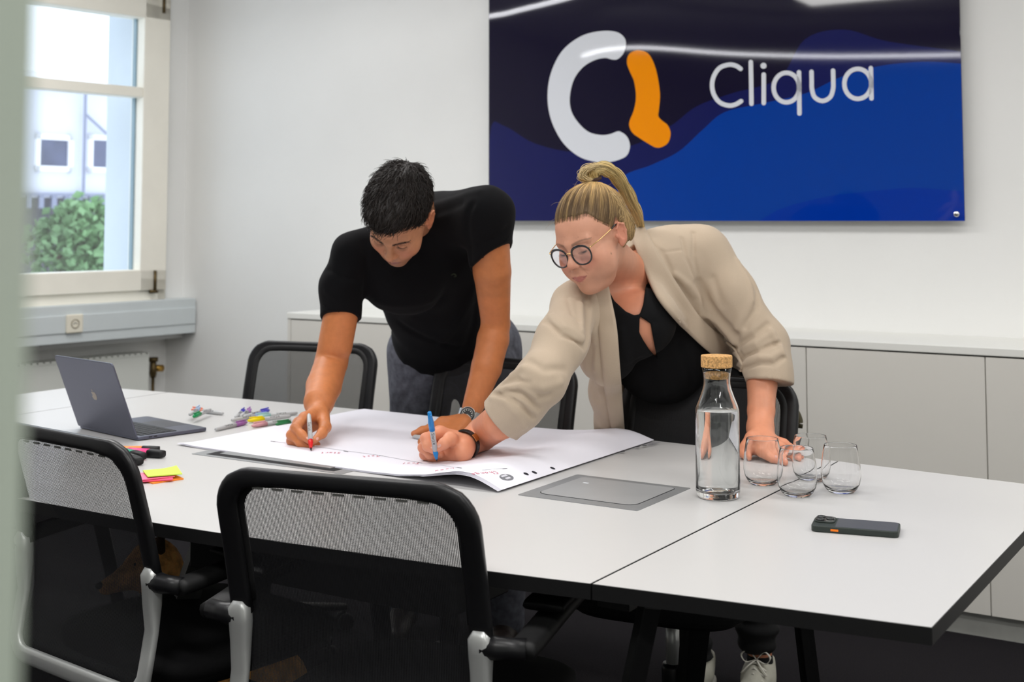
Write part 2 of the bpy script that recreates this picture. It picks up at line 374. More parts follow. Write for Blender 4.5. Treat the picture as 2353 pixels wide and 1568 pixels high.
# outside: facade, hedge
MT['facade'] = mat('pale_facade_render', (212, 215, 228), 0.8, noise=(2, 0.03)); MT['wing'] = mat('facade_window_glass', (88, 94, 122), 0.15, noise=(2, 0.3)); MT['plinth'] = mat('dark_plinth', (74, 74, 84), 0.8, noise=(6, 0.2)); MT['wfr'] = mat('white_window_frame', (245, 246, 250), 0.6)
FO = 7.5
def fpx(x, y, o=FO): return ws(x, y, o)
fb = empty('neighbour_building', WW(6, 0, FO)); tag(fb, 'pale rendered building with two windows seen across the yard through the window', 'building')
s0f = fpx(330, 300)[0] - 3; s1f = fpx(0, 300)[0] + 6
zf1 = fpx(170, 188)[1]; zf0 = fpx(170, 455)[1]
mb = MB(); wbox(mb, s0f, s1f, FO, FO + .3, zf0, zf1); tpart('facade_wall', mb, 'facade', fb)
mb = MB(); wbox(mb, s0f, s1f, FO + .15, FO + .3, -3, zf0); tpart('plinth', mb, 'plinth', fb)
mb = MB(); wbox(mb, s0f, s1f, FO - .12, FO + .05, zf1 - .06, zf1 + .06); tpart('eaves', mb, 'wfr', fb)
k = 0
mb = MB(); zr = fpx(170, 455)[1]
while k < 60:
    s_ = s0f + k * .16; wbox(mb, s_, s_ + .06, FO - .05, FO - .02, zr - .12, zr + .02); k += 1
wbox(mb, s0f, s0f + 10, FO - .06, FO - .01, zr + .02, zr + .05); MT['rail'] = mat('grey_railing', (130, 135, 158), 0.5); tpart('railing', mb, 'rail', fb); 
for (xa, xb, ya, yb) in ((78, 162, 308, 395), (200, 290, 310, 398)):
    sa, za = fpx(xb, yb); sb, zb2 = fpx(xa, ya); mb = MB()
    for q in ((sa, sa + .055, za, zb2), (sb - .055, sb, za, zb2), (sa, sb, za, za + .055), (sa, sb, zb2 - .055, zb2)): wbox(mb, q[0], q[1], FO - .05, FO + .02, q[2], q[3])
    wf = tpart('window_casing', mb, 'wfr', fb)
    mb = MB(); wbox(mb, sa + .05, sb - .05, FO - .015, FO - .005, za + .05, zb2 - .05); g = mb.obj('pane', 'wing'); g.parent = wf
mb = MB(); sp, zp = fpx(182, 455); zq = fpx(182, 215)[1]; sweep(mb, [WW(sp, zp, FO - .08), WW(sp, zq, FO - .08)], 0.018, seg=8); sweep(mb, [WW(sp, fpx(182, 262)[1], FO - .08), WW(fpx(240, 300)[0], fpx(240, 312)[1], FO - .08)], 0.015, seg=6); tpart('downpipe', mb, 'rail', fb)
# leafy bush
def leaf_bush(name, label, px, o, n, spread):
    cs = []
    V = np.zeros((n * 4, 3)); base = np.array([[-.5, 0, 0], [0, -.32, .06], [.5, 0, 0], [0, .32, .06]])
    for i in range(n):
        x, y, rr = px[RNG.integers(len(px))]
        s_, z_ = ws(x, y, o); ang = RNG.uniform(0, 6.28); q = RNG.normal(size=3); q /= np.linalg.norm(q); rad = spread * rr * RNG.uniform(.6, 1)
        c = WW(s_, z_, o) + q * rad
        M3 = np.linalg.qr(RNG.normal(size=(3, 3)))[0]; V[i * 4:i * 4 + 4] = c + (base * RNG.uniform(.06, .11)) @ M3
    Fc = np.arange(n * 4).reshape(n, 4)
    root = empty(name, WW(*ws(170, 640, o), o)); tag(root, label, 'bush')
    MT['leaf'] = mat('green_leaves', (120, 160, 110), 0.6, noise=(1.2, 0.4))
    f_ = mk('foliage', V, Fc, 'leaf', None); f_.parent = root; f_.matrix_parent_inverse = Matrix.Translation(-Vector(root.location)); f_['kind'] = 'stuff'
    mb = MB()
    for x, y, rr in px[::2]: sweep(mb, crom([WW(*ws(175, 760, o), o), WW(*ws((175 + x) / 2, 680, o), o), WW(*ws(x, y, o), o)], 4), [0.03] * 5 + [.02] * 3 + [0.01], seg=5)
    MT['bark'] = mat('bark', (90, 75, 60), 0.9); tpart('stem', mb, 'bark', root)
leaf_bush('leafy_bush', 'green leafy bush growing outside the window', [(130, 560, 1), (150, 590, 1.2), (195, 560, 1.2), (215, 590, 1.2), (185, 510, .8), (160, 500, .5), (230, 540, .9), (200, 620, 1.2), (140, 620, 1), (120, 545, .5), (225, 500, .6), (165, 630, 1.1)], 3.2, 1500, 0.26)

# foreground door jamb at left
mb = MB(); x0 = PD(86, 400, .36)[0]
box(mb, (x0 - .10, .27, CEIL / 2), (.20, .18, CEIL)); tag(mb.obj('trim_3', 'pillar', bevel=0.004), kind='structure')

# ------------------------------------------------------------------ cabinets on the sign wall
WF = 1.845; zl = PW(2075, 790, WF)[2] + 0.001; zl0 = zl - 0.026
lcab0 = LW(PW(665, 720, WF))[0]
mb = MB(); tbox(mb, lcab0 - .012, R1, WF - .004, WS, zl0, zl)
tag(mb.obj('worktop', 'cabtop', bevel=0.0025), 'long white worktop along the top of the low wall cabinets', 'worktop')
mb = MB(); tbox(mb, lcab0 - .01, lcab0 + .008, WF, WS, 0.0, zl0 - .001); tag(mb.obj('side_panel', 'cab', bevel=0.001), 'white end panel closing the left end of the low wall cabinets', 'cabinet panel')
seams = [-0.508 + 0.585 * k for k in range(-4, 8)]
names = ['white low cabinet at the left end of the row, behind the empty chair', 'white low cabinet second from the left end, behind the leaning man', 'white low cabinet behind the man\'s hip, third from the left end', 'white low cabinet behind the woman in the beige blazer', 'white low cabinet with the door behind the drinking glasses', 'white low cabinet at the right edge, past the far table corner', 'white low cabinet next beyond the right frame edge']
for i in range(7):
    L0, L1 = max(seams[i], lcab0 + .009), seams[i + 1]
    u = empty('low_cabinet', T((L0 + L1) / 2, WF + .2, 0), -ROT); tag(u, names[i], 'cabinet', 'low white wall cabinets')
    mb = MB(); tbox(mb, L0 + .0005, L1 - .0005, WF + .010, WS - .001, 0.085, zl0 - .012)
    o = mb.obj('body', 'cab'); o.parent = u; o.matrix_parent_inverse = (Matrix.Translation(Vector(u.location)) @ Matrix.Rotation(-ROT, 4, 'Z')).inverted()
    mb = MB(); tbox(mb, L0 + .0018, L1 - .0018, WF, WF + .0095, 0.078, zl0 - .005)
    o = mb.obj('door', 'cab', bevel=0.001); o.parent = u; o.matrix_parent_inverse = (Matrix.Translation(Vector(u.location)) @ Matrix.Rotation(-ROT, 4, 'Z')).inverted()
mb = MB(); tbox(mb, lcab0 + .02, R1, WF + .035, WF + .05, 0.0, .084); tag(mb.obj('baseboard_back', 'toe'), kind='structure')

# ------------------------------------------------------------------ sign
WG = WS - 0.045
MT['sign'] = mat('sign_print_dark', (24, 20, 44), 0.04, spec=0.5); MT['sign2'] = mat('sign_print_navy', (26, 30, 88), 0.04, spec=0.5); MT['sign3'] = mat('sign_print_blue', (8, 62, 158), 0.04, spec=0.5); MT['sign4'] = mat('sign_print_deep_blue', (2, 52, 160), 0.04, spec=0.5)
MT['slogo'] = mat('sign_print_white', (230, 233, 240), 0.04, spec=0.5); MT['sorange'] = mat('sign_print_orange', (255, 152, 10), 0.04, spec=0.5)
def sgn(x, y, o=0.0): return PW(x, y, WG - o)
Ls0 = LW(sgn(1123, 300))[0]; Ls1 = LW(sgn(2212, 300))[0]; zs0 = sgn(1700, 508)[2]; zs1 = zs0 + 1.28
sg = empty('wall_sign', T((Ls0 + Ls1) / 2, WG, zs0), -ROT); tag(sg, 'large glossy dark blue wall sign with the white and orange logo and Cliqua lettering', 'sign')
SI = (Matrix.Translation(Vector(sg.location)) @ Matrix.Rotation(-ROT, 4, 'Z')).inverted()
def spart(name, mb, m, **k):
    o = mb.obj(name, m, None, **k); o.parent = sg; o.matrix_parent_inverse = SI; return o
mb = MB(); tbox(mb, Ls0, Ls1, WG, WG + .006, zs0, zs1); spart('sign_panel', mb, 'sign', bevel=0.001)
def flat(name, pts, o, m):       # pts: world points on the sign, fan-free polygon tessellated by blender
    v = [p for p in pts]; mb = MB(); mb.add(v, [tuple(range(len(v)))]); ob = spart(name, mb, m)
    return ob
def clampsign(x, y): 
    p = sgn(x, y); L = min(max(LW(p)[0], Ls0), Ls1); return (L, min(max(p[2], zs0), zs1))
def region(name, px, o, m, n=6):
    pts = []
    for p in crom([np.array(q, float) for q in px], n):
        L, z = clampsign(p[0], p[1]); pts.append(T(L, WG - o, z))
    pts += [T(Ls1, WG - o, zs0), T(LW(pts[0])[0], WG - o, zs0)]
    flat(name, pts[::-1], o, m)
region('print_wave', [(1126, 508), (1127, 300), (1160, 290), (1230, 330), (1330, 350), (1450, 335), (1540, 290), (1600, 245), (1680, 215), (1790, 180), (1850, 90), (1940, 68), (2040, 95), (2211, 118)], 0.0004, 'sign2')
region('print_wave', [(1420, 508), (1424, 414), (1500, 378), (1560, 348), (1615, 298), (1665, 258), (1750, 238), (1850, 215), (1930, 178), (2020, 152), (2120, 142), (2211, 146)], 0.0006, 'sign3')
region('print_wave', [(1745, 507), (1800, 478), (1900, 452), (2000, 440), (2100, 432), (2211, 440)], 0.0008, 'sign4')
def z6(pts): return [(1100 + a / 1.878, b / 1.878) for a, b in pts]
Cp = z6([(545, 133), (600, 140), (630, 165), (635, 195), (625, 230), (600, 255), (575, 257), (545, 250), (500, 260), (450, 290), (410, 345), (393, 420), (400, 480), (430, 530), (475, 570), (530, 583), (570, 578), (590, 570), (610, 568), (640, 590), (653, 630), (640, 670), (605, 690), (560, 700), (510, 700), (440, 680), (380, 635), (340, 580), (310, 510), (297, 430), (303, 350), (325, 280), (360, 220), (410, 175), (470, 145)])
Op = z6([(695, 217), (735, 235), (765, 300), (782, 400), (778, 470), (775, 500), (790, 520), (815, 540), (828, 575), (818, 615), (790, 635), (765, 637), (740, 625), (700, 600), (665, 575), (650, 545), (652, 520), (668, 480), (677, 440), (678, 400), (670, 350), (655, 315), (640, 275), (645, 240), (665, 222)])
flat('logo_mark', [sgn(p[0], p[1], .0012) for p in crom([np.array(q) for q in Cp], 4, True)], 0, 'slogo')
flat('logo_accent', [sgn(p[0], p[1], .0012) for p in crom([np.array(q) for q in Op], 4, True)], 0, 'sorange')
def ribbon(pts, r, o=.0012, cap=8):
    P = [np.array(p, float) for p in pts]; n = len(P); left = []; right = []
    for i in range(n):
        t = (P[min(i + 1, n - 1)] - P[max(i - 1, 0)]); t /= np.linalg.norm(t) + 1e-9; nn = np.array([-t[1], t[0]])
        left.append(P[i] + nn * r); right.append(P[i] - nn * r)
    t0 = P[1] - P[0]; a0 = math.atan2(t0[1], t0[0]); t1 = P[-1] - P[-2]; a1 = math.atan2(t1[1], t1[0])
    mb = MB(); v = left + right; f = [(i, i + 1, n + i + 1, n + i) for i in range(n - 1)]
    mb.add([sgn(q[0], q[1], o) for q in v], f)
    for c, a in ((P[0], a0 + math.pi / 2), (P[-1], a1 - math.pi / 2)):
        fan = [c] + [c + r * np.array([math.cos(a + math.pi * k / cap), math.sin(a + math.pi * k / cap)]) for k in range(cap + 1)]
        mb.add([sgn(q[0], q[1], o) for q in fan], [(0, k, k + 1) for k in range(1, cap + 1)])
    return mb
HR = 5.2
def arc(cx, cy, rx, ry, a0, a1, n=28): return [(cx + rx * math.cos(math.radians(a0 + (a1 - a0) * k / n)), cy - ry * math.sin(math.radians(a0 + (a1 - a0) * k / n))) for k in range(n + 1)]
letters = {'C': [crom([np.array(q) for q in z6([(1130, 297), (1110, 284), (1080, 279), (1040, 293), (1015, 328), (1007, 368), (1015, 408), (1040, 442), (1080, 456), (1110, 450), (1132, 437)])], 4)],
           'l': [z6([(1174, 268), (1176, 360), (1177, 448)])], 'i': [z6([(1230, 322), (1230, 445)])],
           'q': [arc(*z6([(1328, 378)])[0], 29.5, 34, 0, 360, 40), z6([(1382, 312), (1384, 490)])],
           'u': [crom([np.array(q) for q in z6([(1436, 310), (1437, 350), (1438, 385), (1450, 420), (1483, 436), (1516, 420), (1529, 385), (1530, 345), (1529, 305)])], 4)],
           'a': [arc(*z6([(1636, 362)])[0], 31, 34.5, 0, 360, 40), z6([(1692, 294), (1695, 425)])]}
for k, strokes in letters.items():
    mb = MB()
    for s_ in strokes: m2 = ribbon(s_, HR); mb.add(m2.v, m2.f)
    if k == 'i':
        c = z6([(1229, 284)])[0]; mb.add([sgn(c[0], c[1], .0012)] + [sgn(c[0] + 7 * math.cos(t * math.pi / 10), c[1] + 7 * math.sin(t * math.pi / 10), .0012) for t in range(20)], [(0, 1 + t, 1 + (t + 1) % 20) for t in range(20)])
    spart('letter', mb, 'slogo')
for (x, y) in ((2199, 492),):
    p = sgn(x, y); mb = MB(); lathe(mb, [(0, .012), (.008, .012), (.0105, .009), (.0105, 0)], p, 24, np.array([LV, [0, 0, 1.], -WV])); spart('fixing_bolt', mb, 'chrome', smooth=True)
    L, _ = LW(p); 
    for LL, zz in ((Ls0 + (Ls1 - L), p[2]), (L, zs1 - (p[2] - zs0)), (Ls0 + (Ls1 - L), zs1 - (p[2] - zs0))):
        mb = MB(); lathe(mb, [(0, .012), (.008, .012), (.0105, .009), (.0105, 0)], T(LL, WG, zz), 24, np.array([LV, [0, 0, 1.], -WV])); spart('fixing_bolt', mb, 'chrome', smooth=True)
        mb = MB(); lathe(mb, [(.012, .0), (.012, -.045)], T(LL, WG, zz), 16, np.array([LV, [0, 0, 1.], -WV])); spart('standoff', mb, 'chrome', smooth=True)
# curved linear LED pendants, laid out from their mirror images in the sign
MT['led'] = mat('led_strip', (255, 255, 255), 0.5, emit=(250, 250, 255), estr=26.0); MT['ledb'] = mat('led_housing', (235, 235, 235), 0.5)
def mirror_to(x, y, z):
    r = ray(x, y); t = ((T(0, WG, 0) - CAM) @ WV) / (r @ WV); p = CAM + r * t; r2 = r - 2 * (r @ WV) * WV
    return p + r2 * ((z - p[2]) / r2[2])
def led(name, px, z, label, extra=None):
    pts = crom([mirror_to(x, y, z) for x, y in px], 5)
    root = empty(name, pts[len(pts) // 2]); tag(root, label, 'light', 'curved ceiling light lines')
    mb = MB(); sweep(mb, pts, 0.013, 0.011, seg=10); tpart('light_diffuser', mb, 'led', root)
    mb = MB(); sweep(mb, [p + np.array([0, 0, .022]) for p in pts], 0.016, 0.013, seg=8, power=4); tpart('housing', mb, 'ledb', root)
    for p in (pts[2], pts[-3]): mb = MB(); sweep(mb, [p + [0, 0, .03], np.array([p[0], p[1], CEIL])], 0.0012, seg=5); tpart('suspension_wire', mb, 'chrome', root)
led('pendant_light', [(1340, 129), (1380, 117), (1430, 111), (1480, 110), (1550, 114), (1650, 122), (1760, 127), (1900, 130), (2050, 129), (2230, 126)], 2.45, 'curved white light line reflected across the middle of the blue sign')
led('pendant_light', [(1100, 41), (1124, 38), (1160, 32), (1200, 22), (1250, 10), (1290, 0), (1340, -14)], 2.45, 'curved white light line reflected in the top left corner of the sign')

# ------------------------------------------------------------------ conference table
FARE = [(-2.66, .60), (-2.28, .628), (-1.954, .647), (-1.479, .664), (-.779, .650), (0, .611), (.07, .604), (.427, .568), (.507, .558)]
NEARE = [(-2.66, -.585), (-2.28, -.63), (-1.5, -.69), (-.9, -.692), (-.709, -.682), (-.18, -.638), (0, -.611), (.512, -.548)]
def fe(L): return float(np.interp(L, *zip(*FARE)))
def ne(L): return float(np.interp(L, *zip(*NEARE)))
tb = empty('conference_table', T(-1.0, 0, 0), -ROT); tag(tb, 'large white boat-shaped meeting table with black edges and splayed black legs', 'table')
TI = (Matrix.Translation(Vector(tb.location)) @ Matrix.Rotation(-ROT, 4, 'Z')).inverted()
def tab(name, mb, m, **k):
    o = mb.obj(name, m, None, **k); o.parent = tb; o.matrix_parent_inverse = TI; return o
def inv_of(o): return (Matrix.Translation(Vector(o.location)) @ Matrix.Rotation(o.rotation_euler[2], 4, 'Z')).inverted()
for (L0, L1) in ((-2.66, -2.2815), (-2.2785, -.0015), (.0015, .51)):
    Ls = [L0] + [L for L in np.linspace(-2.6, .45, 24) if L0 + .02 < L < L1 - .02] + [L1]
    def outline(i): return [T(min(max(L, L0 + i), L1 - i), ne(L) + i, 0) for L in Ls] + [T(min(max(L, L0 + i), L1 - i), fe(L) - i, 0) for L in Ls[::-1]]
    mb = MB(); prism(mb, [p + [0, 0, .715] for p in outline(0)], (0, 0, .0243)); e = tab('table_edge', mb, 'edge')
    mb = MB(); prism(mb, [p + [0, 0, .7390] for p in outline(.0009)], (0, 0, .001)); tab('tabletop', mb, 'top')
mb = MB(); tbox(mb, -2.5, .42, -.05, .05, .655, .715); tbox(mb, -2.5, .42, -.42, -.36, .675, .715); tbox(mb, -2.5, .42, .36, .42, .675, .715)
for L in (-2.3, -1.35, -.02): tbox(mb, L - .03, L + .03, -.5, .5, .67, .712)
tab('under_frame', mb, 'edge')
mb = MB()
p0 = T(-.88, -.56, .70); tbox(mb, -1.0, -.35, -.50, -.30, .60, .712); tab('cable_tray', mb, 'edge', bevel=.003)
def leg_line(xa, ya, da, xb, yb, db, w=.05):
    a, b = PD(xa, ya, da), PD(xb, yb, db); d = (b - a) / (b[2] - a[2]); top = a + d * (.70 - a[2]); bot = a + d * (0.0 - a[2])
    mb = MB(); sweep(mb, [top, bot], [w * .55, w * .62], [w * .5, w * .5], ref=WV, seg=4, power=2)
    return mb
for q in ((1492, 1395, 2.10, 1456, 1568, 2.13), (1846, 1434, 2.72, 1862, 1568, 2.74)): tab('leg', leg_line(*q, w=.038), 'edge', bevel=.002)
for (a, b) in (((-2.2, -.2, .70), (-2.35, -.52, 0)), ((-2.2, .2, .70), (-2.35, .52, 0)), ((-1.15, .25, .70), (-1.25, .5, 0)), ((-1.15, -.25, .70), (-1.25, -.5, 0)), ((-.2, .3, .70), (-.35, .48, 0))):
    mb = MB(); sweep(mb, [T(*a), T(*b)], [.045, .03], [.03, .024], ref=WV, seg=4); tab('leg', mb, 'edge', bevel=.002)
mb = MB(); 
for (L, W_, s) in ((.03, -.52, .05), (.09, -.50, .035)): tbox(mb, L - s, L + s, W_ - .02, W_ + .02, .698, .714)
MT['bracket'] = mat('bracket_grey', (150, 155, 150), .4, metal=.6); tab('joining_bracket', mb, 'bracket', bevel=.003)
# flush aluminium cable flaps
MT['plate'] = mat('brushed_aluminium_plate', (158, 160, 162), .42, metal=.55, noise=(30, .04)); MT['lid'] = mat('grey_flap_lid', (172, 173, 174), .4, metal=.35, noise=(20, .02)); MT['slot'] = mat('dark_brush_slot', (18, 18, 20), .8)
def plate(L0, L1, W0, W1, z, h, m, name, par, r=.004, inner=None):
    pts = [T(x, y, z) for x, y in rrect(L0, L1, W0, W1, r)]; mb = MB(); prism(mb, pts, (0, 0, h)); o = mb.obj(name, m); o.parent = par; o.matrix_parent_inverse = inv_of(par); return o
cf = empty('cable_flap', T(-.3, 0, .74), -ROT); tag(cf, 'square grey aluminium cable flap, closed, set in the tabletop left of the carafe', 'cable flap')
plate(-.444, -.166, -.118, .136, .74, .0012, 'plate', 'flap_rim', cf)
plate(-.419, -.1895, -.0855, .1145, .7405, .0011, 'slot', 'flap_gap', cf, r=[.012, .012, .025, .025])
plate(-.4175, -.191, -.084, .113, .7407, .0014, 'lid', 'flap_lid', cf, r=[.011, .011, .024, .024])
mb = MB(); mb = MB(); tbox(mb, -.385, -.372, .055, .061, .7422, .7424); o = mb.obj('maker_mark', 'slogo'); o.parent = cf; o.matrix_parent_inverse = inv_of(cf)
cf = empty('cable_flap', T(-1.13, 0, .74), -ROT); tag(cf, 'open grey aluminium cable slot in the tabletop, half under the big paper pad', 'cable flap')
plate(-1.37, -.895, -.143, .12, .74, .0010, 'plate', 'flap_rim', cf)
plate(-1.335, -.93, -.128, .10, .7405, .0008, 'slot', 'flap_gap', cf, r=.002)
plate(-1.305, -.955, -.112, .09, .7412, .0022, 'plate', 'flap_lid', cf, r=.002)

# ------------------------------------------------------------------ chairs
def yb(z): return float(np.interp(z, [.42, .47, .56, .645, .75, .84, .90], [-.020, -.012, .004, 0, -.026, -.052, -.070]))
def make_chair():
    r = empty('office_chair')
    hw = .2215
    side = [(hw, z) for z in np.linspace(.645, .81, 6)]
    cornerp = [(hw - .058 + .058 * math.cos(a), .829 + .058 * math.sin(a)) for a in np.linspace(.1, 1.47, 8)]
    half = side + cornerp; path = half + [(x, .889) for x in (.12, .06, 0, -.06, -.12)] + [(-x, z) for x, z in half[::-1]]
    P = [(x, yb(z) - .006, z) for x, z in path]
    aa = [.019 if abs(p[0]) > .2 else (.0165 if abs(p[0]) > .16 else .0135) for p in P]
    mb = MB(); sweep(mb, P, aa, .0105, ref=(0, 1, 0), seg=14, power=3.2); mb.obj('back_frame', 'blk', r, smooth=True)
    mb = MB(); P2 = [(x * .925, y + .011, z - .0085) for x, y, z in P[1:-1]]; sweep(mb, P2, .010, .004, ref=(0, 1, 0), seg=8, power=3); mb.obj('mesh_binding', 'blkm', r, smooth=True)
    # slot clips under the top rail, their glint painted in as lighter grey
    mb = MB()
    for x in np.linspace(-.15, .15, 9): box(mb, (x, yb(.868) - .0165, .871), (.02, .002, .0035))
    MT.setdefault('slotglint', mat('slot_glint', (95, 95, 92), .5)); mb.obj('clip_glint', 'slotglint', r)
    # mesh
    n, m_ = 18, 26; v = []; 
    for j in range(m_ + 1):
        z = .440 + (.876 - .440) * j / m_
        w = .209 if z < .82 else .209 - .045 * (1 - math.sqrt(max(0, 1 - ((z - .82) / .058) ** 2)))
        w = w if z > .48 else w - .02 * ((.48 - z) / .04) ** 2
        for i in range(n + 1):
            x = -w + 2 * w * i / n; v.append((x, yb(z) + .003 - .010 * (1 - (x / w) ** 2) * math.sin(math.pi * (z - .44) / .44), z))
    f = [(j * (n + 1) + i, j * (n + 1) + i + 1, (j + 1) * (n + 1) + i + 1, (j + 1) * (n + 1) + i) for j in range(m_) for i in range(n)]
    mk('mesh_panel', v, f, 'mesh', r, smooth=True)
    # polished lower frame
    low = [(hw, z) for z in (.668, .655, .63, .60, .55, .50)] + [(hw - .05 + .05 * math.cos(a), .475 - .045 * math.sin(a)) for a in np.linspace(.2, 1.5, 7)]
    lowp = low + [(x, .43) for x in (.1, 0, -.1)] + [(-x, z) for x, z in low[::-1]]
    P = [(x, yb(z) - .012, z) for x, z in lowp]; n_ = len(P); aa = []; bb = []
    for x, y, z in P:
        t = 1 if z > .64 else 0; aa.append(.0165 if z < .62 else .019); bb.append(.008 if z < .60 else .015)
    aa[0] = aa[-1] = .010; bb[0] = bb[-1] = .006
    mb = MB(); sweep(mb, P, aa, bb, ref=(0, 1, 0), seg=14, power=3.5); mb.obj('lower_frame', 'alu', r, smooth=True)
    for s in (-1, 1):
        mb = MB(); sweep(mb, [(s * .225, -.008, .640), (s * .25, -.008, .640), (s * .262, -.004, .64), (s * .292, .004, .64)], [.02, .018, .0165, .0165], seg=14); k = mb.obj('armrest', 'blk', r, smooth=True)
        mb = MB(); P = crom([(s * .286, -.004, .638), (s * .287, .05, .643), (s * .287, .16, .655), (s * .285, .27, .662)], 4); sweep(mb, P, .024, .0145, seg=12, power=3); mb.obj('arm_bar', 'blkm', k, smooth=True)
        mb = MB(); sweep(mb, crom([(s * .285, .10, .676), (s * .285, .12, .680), (s * .285, .27, .682), (s * .285, .29, .678)], 3), .036, .009, seg=12, power=4); mb.obj('arm_pad', 'blkm', k, smooth=True)
    # seat
    def slab(name, layers, m, cy=.27, pw=4.5, par=r):
        mb = MB(); v = []; S = 40; f = []
        for (sx, sy, z) in layers:
            for k in range(S):
                t = 2 * math.pi * k / S; c, s_ = math.cos(t), math.sin(t)
                x = math.copysign(abs(c) ** (2 / pw), c) * sx; y = math.copysign(abs(s_) ** (2 / pw), s_) * sy
                v.append((x, cy + y, z - .012 * max(0, y / .24) ** 3))
        for i in range(len(layers) - 1):
            for k in range(S): f.append((i * S + k, i * S + (k + 1) % S, (i + 1) * S + (k + 1) % S, (i + 1) * S + k))
        f += [tuple(range(S - 1, -1, -1)), tuple(range((len(layers) - 1) * S, len(layers) * S))]
        mb.add(v, f); return mb.obj(name, m, par, smooth=True)
    slab('seat', [(.2, .2, .425), (.235, .23, .432), (.242, .236, .448), (.24, .234, .462), (.225, .222, .471), (.15, .15, .474), (.02, .02, .473)], 'seat')
    slab('seat_shell', [(.12, .13, .395), (.2, .19, .405), (.215, .21, .426), (.2, .2, .43)], 'blkm')
    mb = MB(); sweep(mb, [(0, .0, .425), (0, .08, .405), (0, .2, .40)], [.03, .035, .04], [.012, .014, .014], seg=10, power=4); box(mb, (0, .25, .385), (.14, .16, .035)); mb.obj('tilt_mechanism', 'blkm', r, bevel=.003)
    mb = MB(); sweep(mb, [(.06, .24, .385), (.2, .25, .38), (.235, .25, .378)], [.005, .005, .008], seg=8); mb.obj('lever', 'blk', r, smooth=True)
    mb = MB(); lathe(mb, [(0, .37), (.016, .37), (.016, .24), (0, .24)], (0, .26, 0), 20); mb.obj('gas_lift', 'alu', r, smooth=True)
    mb = MB(); lathe(mb, [(0, .255), (.024, .255), (.027, .245), (.027, .09), (0, .09)], (0, .26, 0), 20); mb.obj('lift_cover', 'blk', r, smooth=True)
    for k in range(5):
        a = math.radians(90 + 72 * k); d = np.array([math.cos(a), math.sin(a), 0]); c = np.array([0, .26, 0])
        mb = MB(); sweep(mb, [c + d * .01 + [0, 0, .10], c + d * .12 + [0, 0, .098], c + d * .29 + [0, 0, .072]], [.026, .022, .014], [.022, .016, .010], seg=10, power=3); lg = mb.obj('leg', 'blk', r, smooth=True)
        mb = MB(); q = c + d * .285; sd = np.array([-d[1], d[0], 0])
        for s in (-1, 1): lathe(mb, [(0, -.009), (.024, -.009), (.027, -.005), (.027, .006), (.022, .009), (0, .009)], q + sd * s * .014 + [0, 0, .0275], 18, np.array([d, [0, 0, 1.], sd]))
        lathe(mb, [(0, 0), (.006, 0), (.006, .03), (0, .03)], q + [0, 0, .04], 8); mb.obj('caster', 'blkm', lg, smooth=True)
    return r
ch = make_chair()
CH = [(-.251, 2.165, .373, 'black mesh office chair nearest the camera, in front of the paper pad'),
      (-.835, 2.59, .683, 'black mesh office chair by the grey door edge, in front of the laptop'),
      (-.69, 4.30, 3.46, 'empty black mesh office chair across the table beside the man\'s writing arm'),
      (-.05, 3.80, 3.62, 'black mesh office chair the man in the black t-shirt leans over'),
      (.495, 3.385, 3.58, 'black mesh office chair the woman in the beige blazer leans over')]
for i, (x, y, rz, lb) in enumerate(CH):
    o = ch if i == 0 else copy_tree(ch)
    o.location = (x, y, 0); o.rotation_euler = (0, 0, -rz); tag(o, lb, 'chair', 'mesh office chairs around the meeting table')

MT['olive'] = mat('dark_olive_plastic', (78, 72, 50), .5)
mb = MB(); sweep(mb, crom([PD(1815, 935, 3.50), PD(1828, 950, 3.50), PD(1835, 968, 3.50), PD(1834, 984, 3.50)], 5), [.010] * 6 + [.0115] * 7 + [.010, .007, .004], .012, seg=12)
k_ = mb.obj('lumbar_lever', 'olive', None, smooth=True); k_.parent = o; k_.matrix_parent_inverse = inv_of(o)

# ------------------------------------------------------------------ laptop
a0 = T(-1.925, -.030, .742); a1 = T(-1.622, -.088, .742); ux = (a1 - a0); ux[2] = 0; ux /= np.linalg.norm(ux); uy = np.array([-ux[1], ux[0], 0]); UZ = np.array([0, 0, 1.0])
lp = empty('laptop', (a0 + a1) / 2); tag(lp, 'open dark grey laptop with its lid back facing the camera', 'laptop')
MT['lap'] = mat('dark_anodised_aluminium', (104, 107, 122), .38, metal=.85, noise=(400, .03)); MT['key'] = mat('laptop_key', (28, 29, 33), .5); MT['keywell'] = mat('key_well', (20, 20, 24), .5); MT['pad'] = mat('laptop_trackpad', (66, 70, 86), .3, metal=.7); MT['screen'] = mat('laptop_screen', (6, 6, 8), .08); MT['applelogo'] = mat('polished_logo', (150, 140, 130), .2, metal=.8)
LM = (a0 + a1) / 2
def lpart(name, mb, m, par=lp, **k):
    o = mb.obj(name, m, None, **k); o.parent = par
    if par is lp: o.matrix_parent_inverse = Matrix.Translation(-Vector(lp.location))
    return o
def lpt(x, y, z): return LM + ux * x + uy * y + UZ * z
mb = MB(); prism(mb, [lpt(x, y, 0) for x, y in rrect(-.152, .152, .002, .215, .011)], (0, 0, .0085)); lbase = lpart('base', mb, 'lap', bevel=.0012)
mb = MB(); prism(mb, [lpt(x, y, .0084) for x, y in rrect(-.139, .139, .018, .125, .003)], (0, 0, .0002)); lpart('keyboard_well', mb, 'keywell')
kw = .0185; km = None
